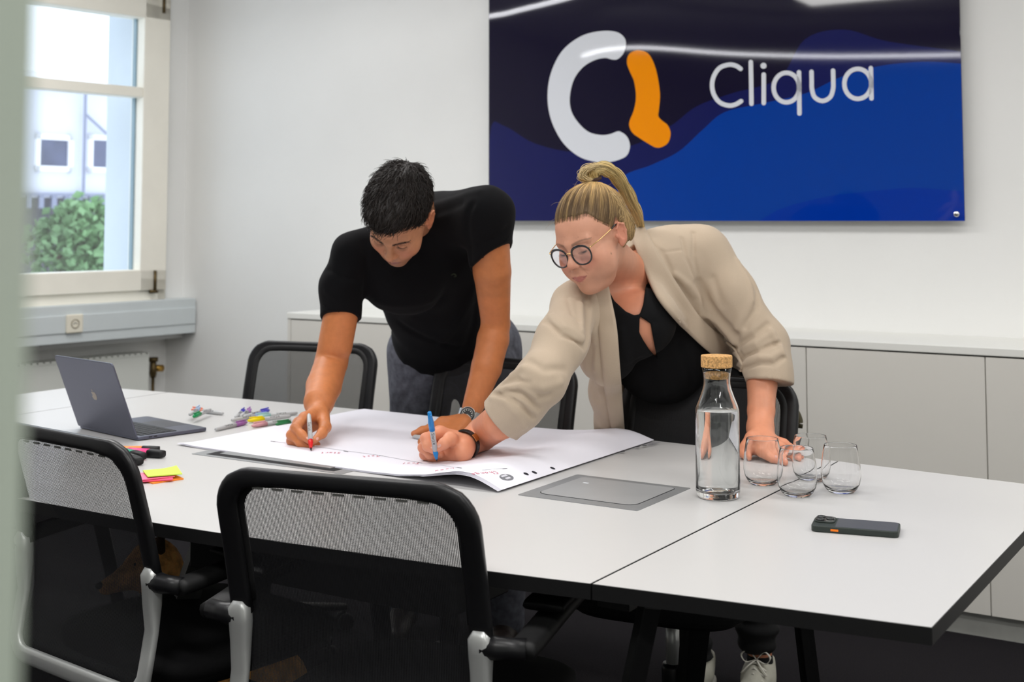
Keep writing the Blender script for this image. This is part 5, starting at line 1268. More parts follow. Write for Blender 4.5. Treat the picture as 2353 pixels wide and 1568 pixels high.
ps = np.array([[a + (b - a) * t for t in np.linspace(0, 1, 4)] for a, b in bl]) @ mHR.T + mHC; v, q = tubes(ps, .00038, .00015); o = mk('eyebrow_hairs', v, q, 'hair', None, True); o.parent = man; o.matrix_parent_inverse = mI; o['kind'] = 'stuff'; color(o, np.tile((.02, .014, .012), (len(v), 1)))
# wrist watch
wt = empty('wristwatch', p3(1072, 957, 3.49)); tag(wt, 'steel wristwatch with a black dial on the man\'s left wrist', 'watch')
wI = Matrix.Translation(-Vector(wt.location)); ad = mWl - p3(1118, 845, 3.54); ad /= np.linalg.norm(ad)
wc = mWl + (p3(1118, 845, 3.54) - mWl) * .0; outw = cv(wc) + A(-.20, 0, .12); outw -= ad * (outw @ ad); outw /= np.linalg.norm(outw); sdw = np.cross(ad, outw)
MT['steel'] = mat('brushed_steel', (190, 190, 188), .28, metal=1.0); MT['dial'] = mat('black_dial', (12, 13, 14), .2)
fc = wc + outw * .037 - A(0, 0, .006); wax = np.array([sdw, ad, outw])
def wp(nm_, mb, m, **k): o = mb.obj(nm_, m, None, **k); o.parent = wt; o.matrix_parent_inverse = wI; return o
mb = MB(); lathe(mb, [(0, -.006), (.018, -.006), (.0205, -.003), (.0205, .003), (.0195, .0045), (0, .0045)], fc, 36, wax); wp('watch_case', mb, 'steel', smooth=False)
mb = MB(); lathe(mb, [(.0200, .0046), (.0198, .0060), (.0155, .0066), (.0150, .0046)], fc, 36, wax); wp('bezel', mb, 'dial', smooth=True)
mb = MB(); lathe(mb, [(.0210, .0044), (.0208, .0055), (.0200, .0055)], fc, 36, wax); lathe(mb, [(.0157, .0064), (.0153, .0068), (.0147, .0062)], fc, 36, wax); wp('bezel_ring', mb, 'steel', smooth=True)
mb = MB(); lathe(mb, [(.0148, .0052), (0, .0052)], fc, 36, wax); wp('dial', mb, 'dial')
mb = MB()
for k in range(12):
    a = 2 * math.pi * k / 12; c = fc + (sdw * math.cos(a) + ad * math.sin(a)) * .0118 + outw * .0056; box(mb, c, (.0030, .0013, .0005), np.array([sdw * math.cos(a) + ad * math.sin(a), -sdw * math.sin(a) + ad * math.cos(a), outw]))
MT['lume'] = mat('luminous_marks', (225, 228, 220), .5); wp('hour_marker', mb, 'lume')
for a, l, w in ((.6, .008, .0013), (2.7, .011, .0010)):
    mb = MB(); dd = sdw * math.cos(a) + ad * math.sin(a); box(mb, fc + dd * l / 2 + outw * .0062, (l, w, .0003), np.array([dd, np.cross(outw, dd), outw])); wp('watch_hand', mb, 'lume')
mb = MB(); rbx, rby = .0315, .0305
ringp = [wc + sdw * rbx * math.cos(t) + outw * rby * math.sin(t) for t in np.linspace(0, 2 * math.pi, 33)[:-1]]
nl_ = len(ringp)
for i in range(nl_):
    a, b = ringp[i], ringp[(i + 1) % nl_]; c = (a + b) / 2; tdir = (b - a) / np.linalg.norm(b - a); n_ = np.cross(ad, tdir)
    if math.sin(2 * math.pi * (i + .5) / nl_) > .86: continue
    for k in (-1, 0, 1): box(mb, c + ad * k * .0065, (np.linalg.norm(b - a) * .92, .0060, .0026), np.array([tdir, ad, n_]))
o = wp('bracelet', mb, 'steel'); o['kind'] = 'stuff'
# pens held by the man
tip = PZ(715, 1037, .7446); top_ = PD(709, 941, 3.335); d_ = (top_ - tip) / np.linalg.norm(top_ - tip)
marker(tip + d_ * .137, tip, ('cap_red', (215, 25, 30)), 'red-tipped grey marker in the man\'s writing hand', capped=False, r=.0060, group=None)
a_, b_ = PZ(949, 1003, .7500), PZ(1015, 1013, .7500); dd = (b_ - a_) / np.linalg.norm(b_ - a_)
marker(a_, a_ + dd * .137, ('cap_grey', (120, 122, 125)), 'grey marker trapped under the man\'s resting left fingers', group=None)

# ------------------------------------------------------------------ woman in the beige blazer
wHc, wNb = p3(1572, 850, 3.72), p3(1494, 600, 3.40); wSR, wSL = p3(1324, 702, 3.21), p3(1612, 585, 3.42)
wB = basis(wNb - wHc, wSR - wSL)
if wB[1, 1] > 0: wB[:, 1] *= -1
def wt_(t, fwd=0.0, rt=0.0): return wHc + (wNb - wHc) * t + wB[:, 1] * fwd + wB[:, 0] * rt
def w_torso(o=0.0):
    return [ell(wt_(.74, .02), (.180 + o, .125 + o, .185 + o), wB), ell(wt_(.45, .03), (.185 + o, .135 + o, .20 + o), wB), ell(wt_(.12, .02), (.200 + o, .140 + o, .17 + o), wB),
            rc(wSR, wt_(.96), .045 + o, .050 + o), rc(wSL, wt_(.96), .055 + o, .050 + o),
            ell(p3(1520, 790, 3.46), (.140 + o, .11 + o, .16 + o)), ell(p3(1465, 740, 3.24), (.095 + o, .085 + o, .085 + o)), ell(p3(1400, 800, 3.26), (.07 + o, .07 + o, .085 + o))]
wEr, wWr = p3(1243, 874, 3.00), PZ(1072, 1021, .7765)
wEl, wWl = p3(1752, 795, 3.35), PZ(1747, 985, .800)
wHC = PD(1360.9, 543.4, 3.15); wHR = euler3(math.radians(39.4), math.radians(22.8), math.radians(8.8))
hw_ = head_sdf(True, 1.0); headw = bounded(lambda p: hw_((p - wHC) @ wHR), wHC, .17)
cheekw = [ell((sx * .040, .045, -.055), (.028, .034, .034)) for sx in (-1, 1)]; dbl = ell((0, .035, -.098), (.036, .045, .022))
def headw2(p):
    q = (p - wHC) @ wHR; d = headw(p)
    for g in cheekw: d = smin2(d, g(q), .025)
    return smin2(d, dbl(q), .025)
wt3 = PZ(1005, 1061, .7446)
w_handR = bounded(hand_f([
    ([PZ(1066, 1022, .777), p3(1010, 996, 3.085)], [.029, .0160]), ([PZ(1066, 1026, .776), p3(1002, 1010, 3.10)], [.029, .0150]), ([PZ(1064, 1032, .774), p3(998, 1030, 3.11)], [.027, .0150]), ([PZ(1062, 1040, .768), p3(1004, 1046, 3.11)], [.024, .0150]),
    ([p3(1010, 996, 3.085), p3(978, 1008, 3.045), p3(982, 1026, 3.030), p3(996, 1036, 3.022)], [.0165, .0118, .0102, .0082]),
    ([p3(1002, 1010, 3.10), p3(973, 1029, 3.060), p3(988, 1044, 3.050), p3(1012, 1045, 3.055)], [.0155, .0118, .0105, .0088]),
    ([p3(998, 1030, 3.11), p3(976, 1045, 3.080), p3(996, 1053, 3.068), p3(1015, 1053, 3.074)], [.0150, .0112, .0100, .0086]),
    ([p3(1004, 1046, 3.11), p3(989, 1056, 3.095), p3(1008, 1060, 3.085), p3(1026, 1054, 3.088)], [.0135, .0100, .0090, .0078]),
    ([PZ(1055, 1022, .778), p3(1035, 1009, 3.045), p3(1020, 1020, 3.025), p3(1008, 1030, 3.018)], [.0210, .0155, .0120, .0090]),
    ([PZ(1052, 1036, .768), p3(1030, 1040, 3.08)], [.021, .018])], .009), p3(1020, 1030, 3.07), .15)
w_handL = bounded(hand_f([
    ([wWl, PZ(1742, 1022, .775)], [.031, .026]), ([wWl, PZ(1765, 1020, .775)], [.028, .024]), ([PZ(1730, 1010, .785), PZ(1716, 1030, .766), PZ(1710, 1040, .756), PZ(1716, 1051, .7495)], [.021, .016, .0125, .009]),
    ([PZ(1742, 1022, .775), PZ(1752, 1036, .768)], [.022, .0150]), ([PZ(1760, 1018, .775), PZ(1772, 1032, .770)], [.022, .0145]), ([PZ(1765, 1015, .775), PZ(1790, 1028, .768)], [.020, .014]), ([PZ(1765, 1012, .775), PZ(1800, 1022, .765)], [.020, .013]),
    ([PZ(1752, 1036, .768), PZ(1766, 1047, .7585), PZ(1777, 1055, .7525), PZ(1787, 1060, .7482)], [.0150, .0105, .0092, .0075]),
    ([PZ(1772, 1032, .770), PZ(1786, 1044, .7595), PZ(1794, 1055, .7525), PZ(1801, 1063, .7480)], [.0145, .0105, .0092, .0075]),
    ([PZ(1790, 1028, .768), PZ(1808, 1039, .758), PZ(1824, 1048, .7515), PZ(1835, 1055, .7480)], [.0140, .0102, .009, .0074]),
    ([PZ(1800, 1022, .765), PZ(1819, 1032, .7555), PZ(1833, 1042, .750), PZ(1843, 1049, .7475)], [.0130, .0092, .0082, .0068])], .009), PZ(1772, 1030, .77), .16)
w_armR = su([rc(wSR, p3(1290, 790, 3.09), .05, .048), rc(p3(1290, 790, 3.09), wEr, .048, .042), rc(wEr, p3(1150, 967, 3.03), .043, .0425), rc(p3(1150, 967, 3.03), PZ(1108, 998, .785), .0425, .0395), rc(PZ(1108, 998, .785), wWr, .0395, .0305)], .006)
w_armL = su([rc(wSL, wEl, .05, .042), rc(wEl, p3(1751, 885, 3.285), .042, .0372), rc(p3(1751, 885, 3.285), p3(1749, 945, 3.24), .0372, .0335), rc(p3(1749, 945, 3.24), wWl, .0335, .0310)], .006)
wNk = p3(1437, 622, 3.31)
w_neck = rc(wHC + wHR @ A(0, -.020, -.045), wNk, .050, .050)
w_inner = su(w_torso(-.006), .05)
wAR, wAL = PD(1606, 1530, 3.70), PD(1746, 1520, 3.66); wKR, wKL = A(.47, 3.70, .48), A(.68, 3.66, .48); wPR, wPL = wt_(-.03, 0, .10), wt_(-.03, 0, -.10)
w_legs = su([rc(wPR, wKR, .08, .05), rc(wKR, wAR, .045, .033), rc(wPL, wKL, .08, .05), rc(wKL, wAL, .045, .033)], .03)
def woman_f(p):
    d = w_inner(p)
    for g, k in ((w_neck, .045), (headw2, .022), (w_armR, .02), (w_armL, .02), (w_handR, .012), (w_handL, .012), (w_legs, .03)): d = smin2(d, g(p), k)
    return d
def woman_col(v):
    q = (v - wHC) @ wHR; skin = (.74, .365, .240); armc = (.72, .298, .172)
    c = np.tile(np.array(armc), (len(v), 1)); m = np.linalg.norm(v - wHC, axis=1) < .20
    hc_ = head_colors(q[m], skin, (.52, .145, .125), (.16, .10, .065), True); w_ = np.clip((.19 - np.linalg.norm(q[m], axis=1)) / .04, 0, 1)[:, None]; c[m] = hc_ * w_ + c[m] * (1 - w_)
    for P, r in ((A(-.055, .045, -.04), .0022), (A(-.040, .02, -.085), .0022), (A(-.045, .01, -.065), .0016)):
        Q = P.copy()
        for _ in range(8): Q = Q - grad(lambda z: headw2(z @ wHR.T + wHC), Q[None])[0] * float(headw2((Q[None] @ wHR.T + wHC))[0])
        mm = np.exp(-(np.linalg.norm(q - Q, axis=1) / r) ** 2)[:, None]; c = c * (1 - .75 * mm) + np.array((.10, .05, .03)) * .75 * mm
    kn = np.zeros(len(v))
    for P in (p3(978, 1008, 3.045), p3(973, 1029, 3.06), p3(976, 1045, 3.08), p3(996, 1036, 3.022), p3(1008, 1030, 3.018), PZ(1787, 1060, .748), PZ(1801, 1063, .748), PZ(1835, 1055, .748), PZ(1843, 1049, .748), p3(1010, 996, 3.085)): kn = np.maximum(kn, np.exp(-(np.linalg.norm(v - P, axis=1) / .013) ** 2))
    c = c * (1 - .4 * kn[:, None]) + np.array((.74, .25, .18)) * .4 * kn[:, None]
    ch = np.exp(-(np.linalg.norm(v - p3(1450, 690, 3.25), axis=1) / .09) ** 2); c = c * (1 - .4 * ch[:, None]) + np.array((.60, .20, .11)) * .4 * ch[:, None]
    return c
wm = empty('person', A(.55, 3.68, 0)); tag(wm, 'blonde woman in a beige blazer and glasses, leaning over and writing with a blue marker', 'person', 'people working at the table')
wI_ = Matrix.Translation(-Vector(wm.location))
body_mesh('body', [(wHC - [.15, .16, .16], wHC + [.14, .14, .17], .0017), (wHC - [.15, .16, .20], wHC + [.20, .34, .10], .0030), (A(.10, 3.05, .98), A(.50, 3.5, 1.18), .004), (A(-.24, 2.92, .735), A(.12, 3.22, 1.0), .0024), (A(.50, 2.98, .735), A(.80, 3.42, 1.02), .0024), (A(.0, 3.0, .85), A(.85, 4.0, 1.36), .010), (A(.3, 3.4, .04), A(.9, 3.95, .90), .010)], woman_f, woman_col, 'skin_f', wm, wI_)
for nl__ in ([nail(p3(996, 1036, 3.022), p3(982, 1026, 3.030), .0082, cv(p3(996, 1036, 3.02)) + A(.2, 0, .3)), nail(p3(1008, 1030, 3.018), p3(1020, 1020, 3.025), .009, cv(p3(1008, 1030, 3.02)) + A(0, 0, .5))] +
      [nail(PZ(*a), PZ(*b), .0075, A(.05, -.25, 1.0)) for a, b in (((1787, 1060, .7482), (1777, 1055, .7525)), ((1801, 1063, .7480), (1794, 1055, .7525)), ((1835, 1055, .7480), (1824, 1048, .7515)), ((1843, 1049, .7475), (1833, 1042, .750)))]): nails([nl__], 'nail', wm, wI_, woman_f)
# blouse with keyhole
MT['blouse'] = mat('black_crepe', (12, 12, 14), .88, noise=(200, .15), bump=(500, .2, .0006), spec=.25)
b_out = su(w_torso(.002), .05)
neck_poly = [(1370, 600), (1396, 662), (1412, 692), (1438, 716), (1458, 725), (1470, 722), (1478, 700), (1484, 655), (1500, 560), (1400, 540)]
key_poly = [(1470, 727), (1495, 744), (1499, 769), (1504, 795), (1510, 824), (1492, 804), (1478, 782), (1469, 764)]
def wfront(p): return ((p - wHc) @ wB[:, 1]) + .015           # > 0 on the front half
crb = crease_field(b_out, [([(1470, 830), (1460, 900), (1455, 990)], .014, .006), ([(1510, 828), (1530, 900), (1530, 990)], .012, -.006), ([(1560, 800), (1590, 880), (1600, 980)], .014, .006), ([(1620, 830), (1640, 900)], .012, -.005), ([(1430, 760), (1445, 830)], .01, -.004), ([(1500, 740), (1560, 790)], .01, .003)])
wneckcut = rc(wHC + wHR @ A(0, -.02, -.04), wNk, .053, .051)
def blouse(p):
    d = b_out(p) + crb(p) + .0015 * wav(p, 6, 41); x, y = proj_px(p); sc_ = p[:, 1] / F; fr = wfront(p)
    for pl in (neck_poly, key_poly): d = np.maximum(d, -np.maximum(poly_sd(x, y, pl) * sc_, -fr))
    return np.maximum(d, -wneckcut(p))
v, q = surf(blouse, (.02, 3.05, .72), (.95, 3.98, 1.36), .0046); person_part('blouse', v, q, 'blouse', wm, wI_)
# blazer
MT['blazer'] = mat('beige_blazer_cloth', (188, 170, 149), .85, noise=(700, .035), bump=(700, .25, .0005), sheen=.15, spec=.25)
j_t = su([g for g in w_torso(.013)] + [rc(p3(1392, 760, 3.25), p3(1400, 900, 3.42), .050, .045), rc(p3(1400, 900, 3.42), p3(1412, 1090, 3.64), .045, .05)], .05)
j_sr = su([rc(wSR, p3(1290, 788, 3.09), .058, .0600), rc(p3(1290, 788, 3.09), wEr, .0600, .0555), rc(wEr, p3(1190, 930, 3.01), .0555, .0560), rc(p3(1190, 930, 3.01), p3(1149, 969, 3.03), .0560, .0575)], .03)
j_sl = su([rc(wSL, p3(1672, 680, 3.39), .076, .0720), rc(p3(1672, 680, 3.39), wEl, .0720, .0640), rc(wEl, p3(1762, 850, 3.31), .0640, .0590), rc(p3(1762, 850, 3.31), p3(1766, 882, 3.29), .0590, .0610)], .03)
jcR = plane(p3(1151, 968, 3.03), p3(1149, 969, 3.03) - p3(1200, 925, 3.02)); jcL = plane(p3(1766, 880, 3.29), A(-.10, -.25, -.97))
open_poly = [(1394, 640), (1410, 712), (1419, 768), (1425, 853), (1434, 1000), (1440, 1400), (1760, 1400), (1742, 1000), (1722, 900), (1704, 853), (1646, 822), (1602, 786), (1553, 737), (1512, 688), (1490, 643), (1468, 590), (1452, 545), (1440, 480), (1380, 500), (1370, 600)]
def jac0(p):
    d = j_t(p); d = smin2(d, smax2(j_sr(p), jcR(p), .003), .022); return smin2(d, smax2(j_sl(p), jcL(p), .003), .022)
crj = crease_field(jac0, [
    ([(1566, 548), (1575, 590), (1590, 625), (1606, 655)], .0045, .0030), ([(1593, 536), (1593, 590), (1603, 640)], .006, .0035), ([(1604, 650), (1625, 690), (1655, 735), (1690, 772)], .009, .014), ([(1550, 632), (1580, 655), (1603, 682), (1615, 720)], .009, -.006), ([(1556, 650), (1585, 690), (1600, 725)], .008, .006), ([(1521, 580), (1540, 620), (1557, 661)], .008, .0045), ([(1500, 560), (1523, 580), (1572, 574)], .003, .0015),
    ([(1615, 720), (1650, 745), (1685, 790)], .008, -.006), ([(1625, 740), (1660, 775), (1690, 800)], .008, .005),
    ([(1695, 600), (1722, 650), (1728, 690), (1690, 755)], .008, -.0055), ([(1708, 615), (1738, 665), (1738, 710), (1712, 750)], .008, .0050), ([(1640, 640), (1660, 700)], .010, .003),
    ([(1700, 792), (1735, 770), (1765, 745)], .007, .0060), ([(1698, 806), (1735, 790), (1775, 765)], .007, -.0055), ([(1702, 826), (1745, 806), (1790, 788)], .006, .0070), ([(1706, 838), (1745, 822), (1772, 822), (1796, 806)], .006, -.0075), ([(1709, 848), (1745, 836), (1780, 838), (1800, 822)], .005, .0070), ([(1770, 760), (1790, 790), (1800, 815)], .008, -.005), ([(1692, 775), (1698, 800), (1705, 830)], .006, .004),
    ([(1776, 838), (1778, 870)], .004, .003),
    ([(1283, 655), (1303, 684), (1316, 724), (1343, 756)], .0050, .0030), ([(1254, 737), (1289, 770), (1343, 800)], .0070, .0065), ([(1262, 725), (1300, 752), (1340, 778)], .007, -.004), ([(1347, 665), (1352, 724), (1349, 791)], .009, .009), ([(1336, 700), (1338, 760)], .007, -.005), ([(1360, 680), (1366, 760), (1368, 850)], .008, -.004), ([(1326, 690), (1370, 668)], .003, .0015),
    ([(1215, 830), (1250, 850), (1300, 850)], .010, .004), ([(1200, 876), (1249, 893), (1290, 880)], .009, -.004), ([(1195, 905), (1225, 915), (1262, 910)], .008, .005), ([(1153, 884), (1185, 872), (1215, 880)], .006, .0055), ([(1150, 895), (1192, 888), (1232, 915)], .006, -.0065), ([(1134, 905), (1165, 911), (1195, 931), (1228, 963)], .0055, .0075), ([(1160, 900), (1200, 905), (1238, 940)], .006, .006), ([(1175, 862), (1200, 845)], .008, -.004), ([(1128, 915), (1160, 925), (1186, 950), (1205, 985)], .006, -.003),
    ([(1366, 800), (1356, 860), (1372, 920)], .010, .004)])
def blazer(p):
    d = jac0(p) + 1.35 * crj(p) + .0016 * wav(p, 7, 51) + .0008 * wav(p, 19, 52); x, y = proj_px(p); sc_ = p[:, 1] / F
    d = np.maximum(d, -np.maximum(poly_sd(x, y, open_poly) * sc_, -wfront(p)))
    d = smax2(d, -wneckcut(p), .003)
    return d
v, q = surf(blazer, (-.16, 2.88, .66), (.98, 3.98, 1.40), .0039); bz = person_part('blazer', v, q, 'blazer', wm, wI_)
def drape(name, inner, outer, fn, off, th, m, par, n=34, w=7, roll=.0):
    I = crom([np.array(a, float) for a in inner], 6); O = crom([np.array(a, float) for a in outer], 6)
    def rs(P): 
        P = np.array(P); s_ = np.concatenate([[0], np.cumsum(np.linalg.norm(np.diff(P, axis=0), axis=1))]); t = np.linspace(0, s_[-1], n); return np.stack([np.interp(t, s_, P[:, k]) for k in (0, 1)], 1)
    I, O = rs(I), rs(O); G = []
    for j in range(w): 
        t = j / (w - 1); px = I * (1 - t) + O * t; H_ = np.array(ray_hit(fn, px)); 
        H_[1:-1] = (H_[:-2] + H_[1:-1] * 2 + H_[2:]) / 4; G.append(H_)
    G = np.array(G); v = []; 
    nrm_ = grad(fn, G.reshape(-1, 3), .003).reshape(G.shape); k_ = np.array([cv(x) for x in G.reshape(-1, 3)]).reshape(G.shape); nrm_ = nrm_ * .5 + k_ * .5; nrm_ /= np.linalg.norm(nrm_, axis=2)[..., None]
    tw = np.linspace(0, 1, w)[:, None, None]; top = G + nrm_ * (off + th + roll * np.sin(np.pi * tw)); bot = G + nrm_ * (-.004)
    V = np.concatenate([top.reshape(-1, 3), bot.reshape(-1, 3)]); N = w * n; f = []
    for j in range(w - 1):
        for i in range(n - 1): a = j * n + i; f += [(a, a + 1, a + n + 1, a + n), (N + a, N + a + n, N + a + n + 1, N + a + 1)]
    rim = [i for i in range(n)] + [j * n + n - 1 for j in range(1, w)] + [(w - 1) * n + i for i in range(n - 2, -1, -1)] + [j * n for j in range(w - 2, 0, -1)]
    for k in range(len(rim)): a, b = rim[k], rim[(k + 1) % len(rim)]; f.append((b, a, N + a, N + b))
    o = mk(name, V, f, m, None, True); o.parent = par; return o
jb = su([j_t], .01)
drape('lapel', [(1450, 541), (1468, 590), (1490, 643), (1512, 688), (1553, 737), (1602, 786), (1646, 822), (1704, 855)], [(1479, 518), (1512, 581), (1539, 626), (1579, 688), (1611, 733), (1651, 768), (1691, 804), (1708, 838)], lambda p: smin2(j_t(p), j_sl(p), .02), .0035, .003, 'blazer', bz, roll=.003)
drape('lapel', [(1394, 640), (1410, 712), (1419, 768), (1425, 853), (1434, 1003)], [(1364, 655), (1374, 742), (1381, 809), (1390, 898), (1408, 1003)], j_t, .003, .003, 'blazer', bz, roll=.003)
# trousers, shoes
MT['wtrouser'] = mat('black_stretch_trousers', (14, 14, 16), .85, noise=(150, .2), bump=(300, .3, .001))
w_tr = su([ell(wt_(-.02, .0), (.20, .14, .15), wB), rc(wPR, wKR, .11, .068), rc(wKR, PD(1594, 1500, 3.69), .062, .044), rc(PD(1594, 1500, 3.69), wAR + A(0, 0, .02), .044, .038), rc(wPL, wKL, .11, .068), rc(wKL, PD(1739, 1450, 3.66), .062, .050), rc(PD(1739, 1450, 3.66), PD(1740, 1508, 3.66), .050, .040)], .03)
def wtr(p):
    d = w_tr(p) + .004 * np.sin(p[:, 2] * 130) * (p[:, 2] < .25) + .003 * wav(p, 8, 61); wp_ = (p - wt_(.05)) @ ((wNb - wHc) / np.linalg.norm(wNb - wHc)); return np.maximum(smax2(d, wp_, .01), np.where(p[:, 0] > .6, .118, .09) - p[:, 2])
v, q = surf(wtr, (.25, 3.4, .06), (.95, 4.0, 1.0), .0065); person_part('trousers', v, q, 'wtrouser', wm, wI_)
MT['sock'] = mat('black_sock', (18, 18, 20), .9); MT['sneaker'] = mat('off_white_sneaker', (196, 194, 180), .6, noise=(40, .08)); MT['lace'] = mat('white_lace', (225, 222, 210), .8); MT['sole'] = mat('white_rubber_sole', (200, 198, 190), .5)
for aP, yaw in ((wAR, .55), (wAL, .40)):
    fw = A(-math.sin(yaw), -math.cos(yaw), 0); sd_ = A(math.cos(yaw), -math.sin(yaw), 0); Rf = np.stack([sd_, fw, A(0, 0, 1)], 1); c0 = A(aP[0], aP[1], 0)
    sk = rc(c0 + A(0, 0, .07), c0 + A(0, 0, .115), .036, .035)
    v, q = surf(lambda p: smax2(sk(p), np.abs(p[:, 2] - .085) - .024, .003), c0 + A(-.06, -.06, .05), c0 + A(.06, .06, .13), .004); person_part('sock', v, q, 'sock', wm, wI_)
    up_ = su([ell(c0 + fw * .03 + A(0, 0, .045), (.040, .085, .050), Rf), ell(c0 + fw * .125 + A(0, 0, .032), (.043, .062, .036), Rf), rc(c0 + fw * .02 + A(0, 0, .05), c0 - fw * .02 + A(0, 0, .085), .042, .037)], .03); hole = rc(c0 + A(0, 0, .07), c0 + A(0, 0, .14), .034, .036)
    v, q = surf(lambda p: np.maximum(smax2(smax2(up_(p), -hole(p), .005), p[:, 2] - .098, .006), .018 - p[:, 2]), c0 + A(-.22, -.24, .01), c0 + A(.22, .12, .13), .0045); shoe = person_part('sneaker', v, q, 'sneaker', wm, wI_)
    sl = su([ell(c0 + fw * .02 + A(0, 0, .014), (.045, .10, .03), Rf), ell(c0 + fw * .12 + A(0, 0, .014), (.048, .07, .03), Rf)], .03)
    v, q = surf(lambda p: np.maximum(np.maximum(sl(p), p[:, 2] - .024), .003 - p[:, 2]), c0 + A(-.22, -.24, -.01), c0 + A(.22, .12, .05), .005); o = mk('sole', v, q, 'sole', None, True); o.parent = shoe
    mb = MB()
    for k in range(5):
        b0 = c0 + fw * (.045 + .018 * k); zz = .100 - .0085 * k
        sweep(mb, [b0 + sd_ * -.030 + A(0, 0, zz - .018), b0 + fw * .006 + A(0, 0, zz), b0 + sd_ * .030 + fw * .012 + A(0, 0, zz - .018)], .0055, .0018, seg=6)
    kx = c0 + fw * .042 + A(0, 0, .106)
    for s in (-1, 1):
        sweep(mb, crom([kx, kx + sd_ * s * .022 + A(0, 0, .022), kx + sd_ * s * .040 + A(0, 0, .012) + fw * .01, kx + sd_ * s * .028 + A(0, 0, -.006) + fw * .01, kx], 4), .0034, .0014, seg=6); sweep(mb, crom([kx, kx + sd_ * s * .015 + fw * .025 - A(0, 0, .008), kx + sd_ * s * .036 + fw * .035 - A(0, 0, .03)], 4), .0034, .0014, seg=6)
    o = mb.obj('lace', 'lace', None, smooth=True); o.parent = shoe
# hair
wl_c, wl_r = A(0, -.018, .036), A(.0800, .1030, .0880); whe = ell(wl_c, wl_r); wnape = ell((0, -.060, -.008), (.075, .060, .062))
def w_hl(q): return np.exp(-((np.abs(q[:, 0]) - .052) / .013) ** 2) * np.exp(-((q[:, 1] - .055) / .020) ** 2) * .022 + np.interp(q[:, 1], [-.12, -.08, -.055, -.035, -.022, .0, .012, .03, .050, .070, .085, .12], [-.06, -.062, -.055, -.030, .022, .026, .008, .022, .046, .066, .072, .074])
def hair_w(p):
    q = (p - wHC) @ wHR; d = smin2(whe(q), wnape(q), .03); d = smax2(d, w_hl(q) + .007 - q[:, 2], .016); return smax2(d, -(hw_(q) + .002), .002)
v, q = surf(hair_w, wHC - .2, wHC + .2, .0028); hw2 = person_part('hair', v, q, 'hair', wm, wI_)
Bp = PD(1368, 411, 3.185); Bl = (Bp - wHC) @ wHR
ql = (v - wHC) @ wHR
def tone(dist, rnd): 
    t = np.clip(1 - (dist - .03) / .11, 0, 1); dark = np.array((.16, .10, .052)); light = np.array((.86, .58, .25)); k = np.clip(t * .85 + (rnd - .5) * .9, 0, 1)[:, None]; return dark * (1 - k) + light * k
color(hw2, tone(np.linalg.norm(ql - Bl, axis=1), np.full(len(v), .38)))
def sph(q): return (q - wl_c) / wl_r
S = RNG.normal(size=(26000, 3)); S /= np.linalg.norm(S, axis=1)[:, None]; Sq = S * wl_r + wl_c
S = S[(Sq[:, 2] > w_hl(Sq) + RNG.normal(size=len(Sq)) * .0046)]; Sq = S * wl_r + wl_c
edge = np.abs(Sq[:, 2] - w_hl(Sq)) < .014; keep = edge | (RNG.uniform(size=len(S)) < .42); S = S[keep][:9500]
Bs = sph(Bl); Bs /= np.linalg.norm(Bs); K = 16; N = len(S); om = np.arccos(np.clip(S @ Bs, -1, 1))[:, None]; lift = RNG.uniform(.004, .030, N)[:, None]; paths = np.zeros((N, K, 3)); jit = RNG.normal(size=(N, 3)) * .012; cut = RNG.uniform(.93, 1.0, N)[:, None]
for i, t in enumerate(np.linspace(0, 1, K)):
    w_ = t * cut; P = (np.sin((1 - w_) * om) * S + np.sin(w_ * om) * Bs) / np.maximum(np.sin(om), 1e-3); P /= np.linalg.norm(P, axis=1)[:, None]
    P = P * (1 + lift * (.02 + .9 * t * (1 - t) * 2) + .05 * t ** 6) + jit * math.sin(math.pi * t); paths[:, i] = P * wl_r + wl_c
pw = paths @ wHR.T + wHC; v, q = tubes(pw, .00018, .00068); hs = mk('hair_strands', v, q, 'hair', None, True); hs.parent = hw2; hs['kind'] = 'stuff'
az = np.arctan2(S[:, 0], S[:, 1]); streak = .5 + .30 * np.sin(az * 23 + S[:, 2] * 7) + .22 * np.sin(az * 61) + RNG.normal(size=N) * .16
dist = np.linalg.norm(paths - Bl, axis=2); color(hs, np.repeat(np.stack([tone(dist[:, i], streak) for i in range(K)], 1).reshape(-1, 3), 3, 0))
# ponytail
pp = crom([p3(1366, 412, 3.185), p3(1364, 395, 3.18), p3(1383, 387, 3.19), p3(1403, 394, 3.205), p3(1420, 410, 3.225), p3(1437, 436, 3.255), p3(1450, 461, 3.285), p3(1461, 487, 3.325), p3(1471, 518, 3.40), p3(1478, 560, 3.49)], 4); pp = np.array(pp); Kp = len(pp)
rad = np.interp(np.linspace(0, 1, Kp), [0, .12, .3, .55, .8, 1], [.011, .015, .017, .0165, .014, .005])
pt = empty('ponytail'); pt.parent = hw2
_, fr = frames(pp, (0, -1, .2)); N = 3200; a_ = RNG.uniform(0, 6.283, N); rr = np.sqrt(RNG.uniform(.25, 1, N)); paths = np.zeros((N, Kp, 3)); wob = RNG.normal(size=(N, 2)) * .0016
for i in range(Kp):
    s_, u_ = fr[i]; tw = .5 * i / Kp
    paths[:, i] = pp[i] + np.outer(np.cos(a_ + tw) * rr * rad[i] * 1.0 + wob[:, 0] * math.sin(i * .5), s_) + np.outer(np.sin(a_ + tw) * rr * rad[i] * .8 + wob[:, 1], u_)
v, q = tubes(paths, .0005, .0004); o = mk('ponytail_strands', v, q, 'hair', None, True); o.parent = hw2; o['kind'] = 'stuff'
shade = np.clip(.85 + RNG.normal(size=N) * .25, .3, 1.15); color(o, np.repeat(np.outer(shade, (.90, .70, .33)), Kp * 3, 0))
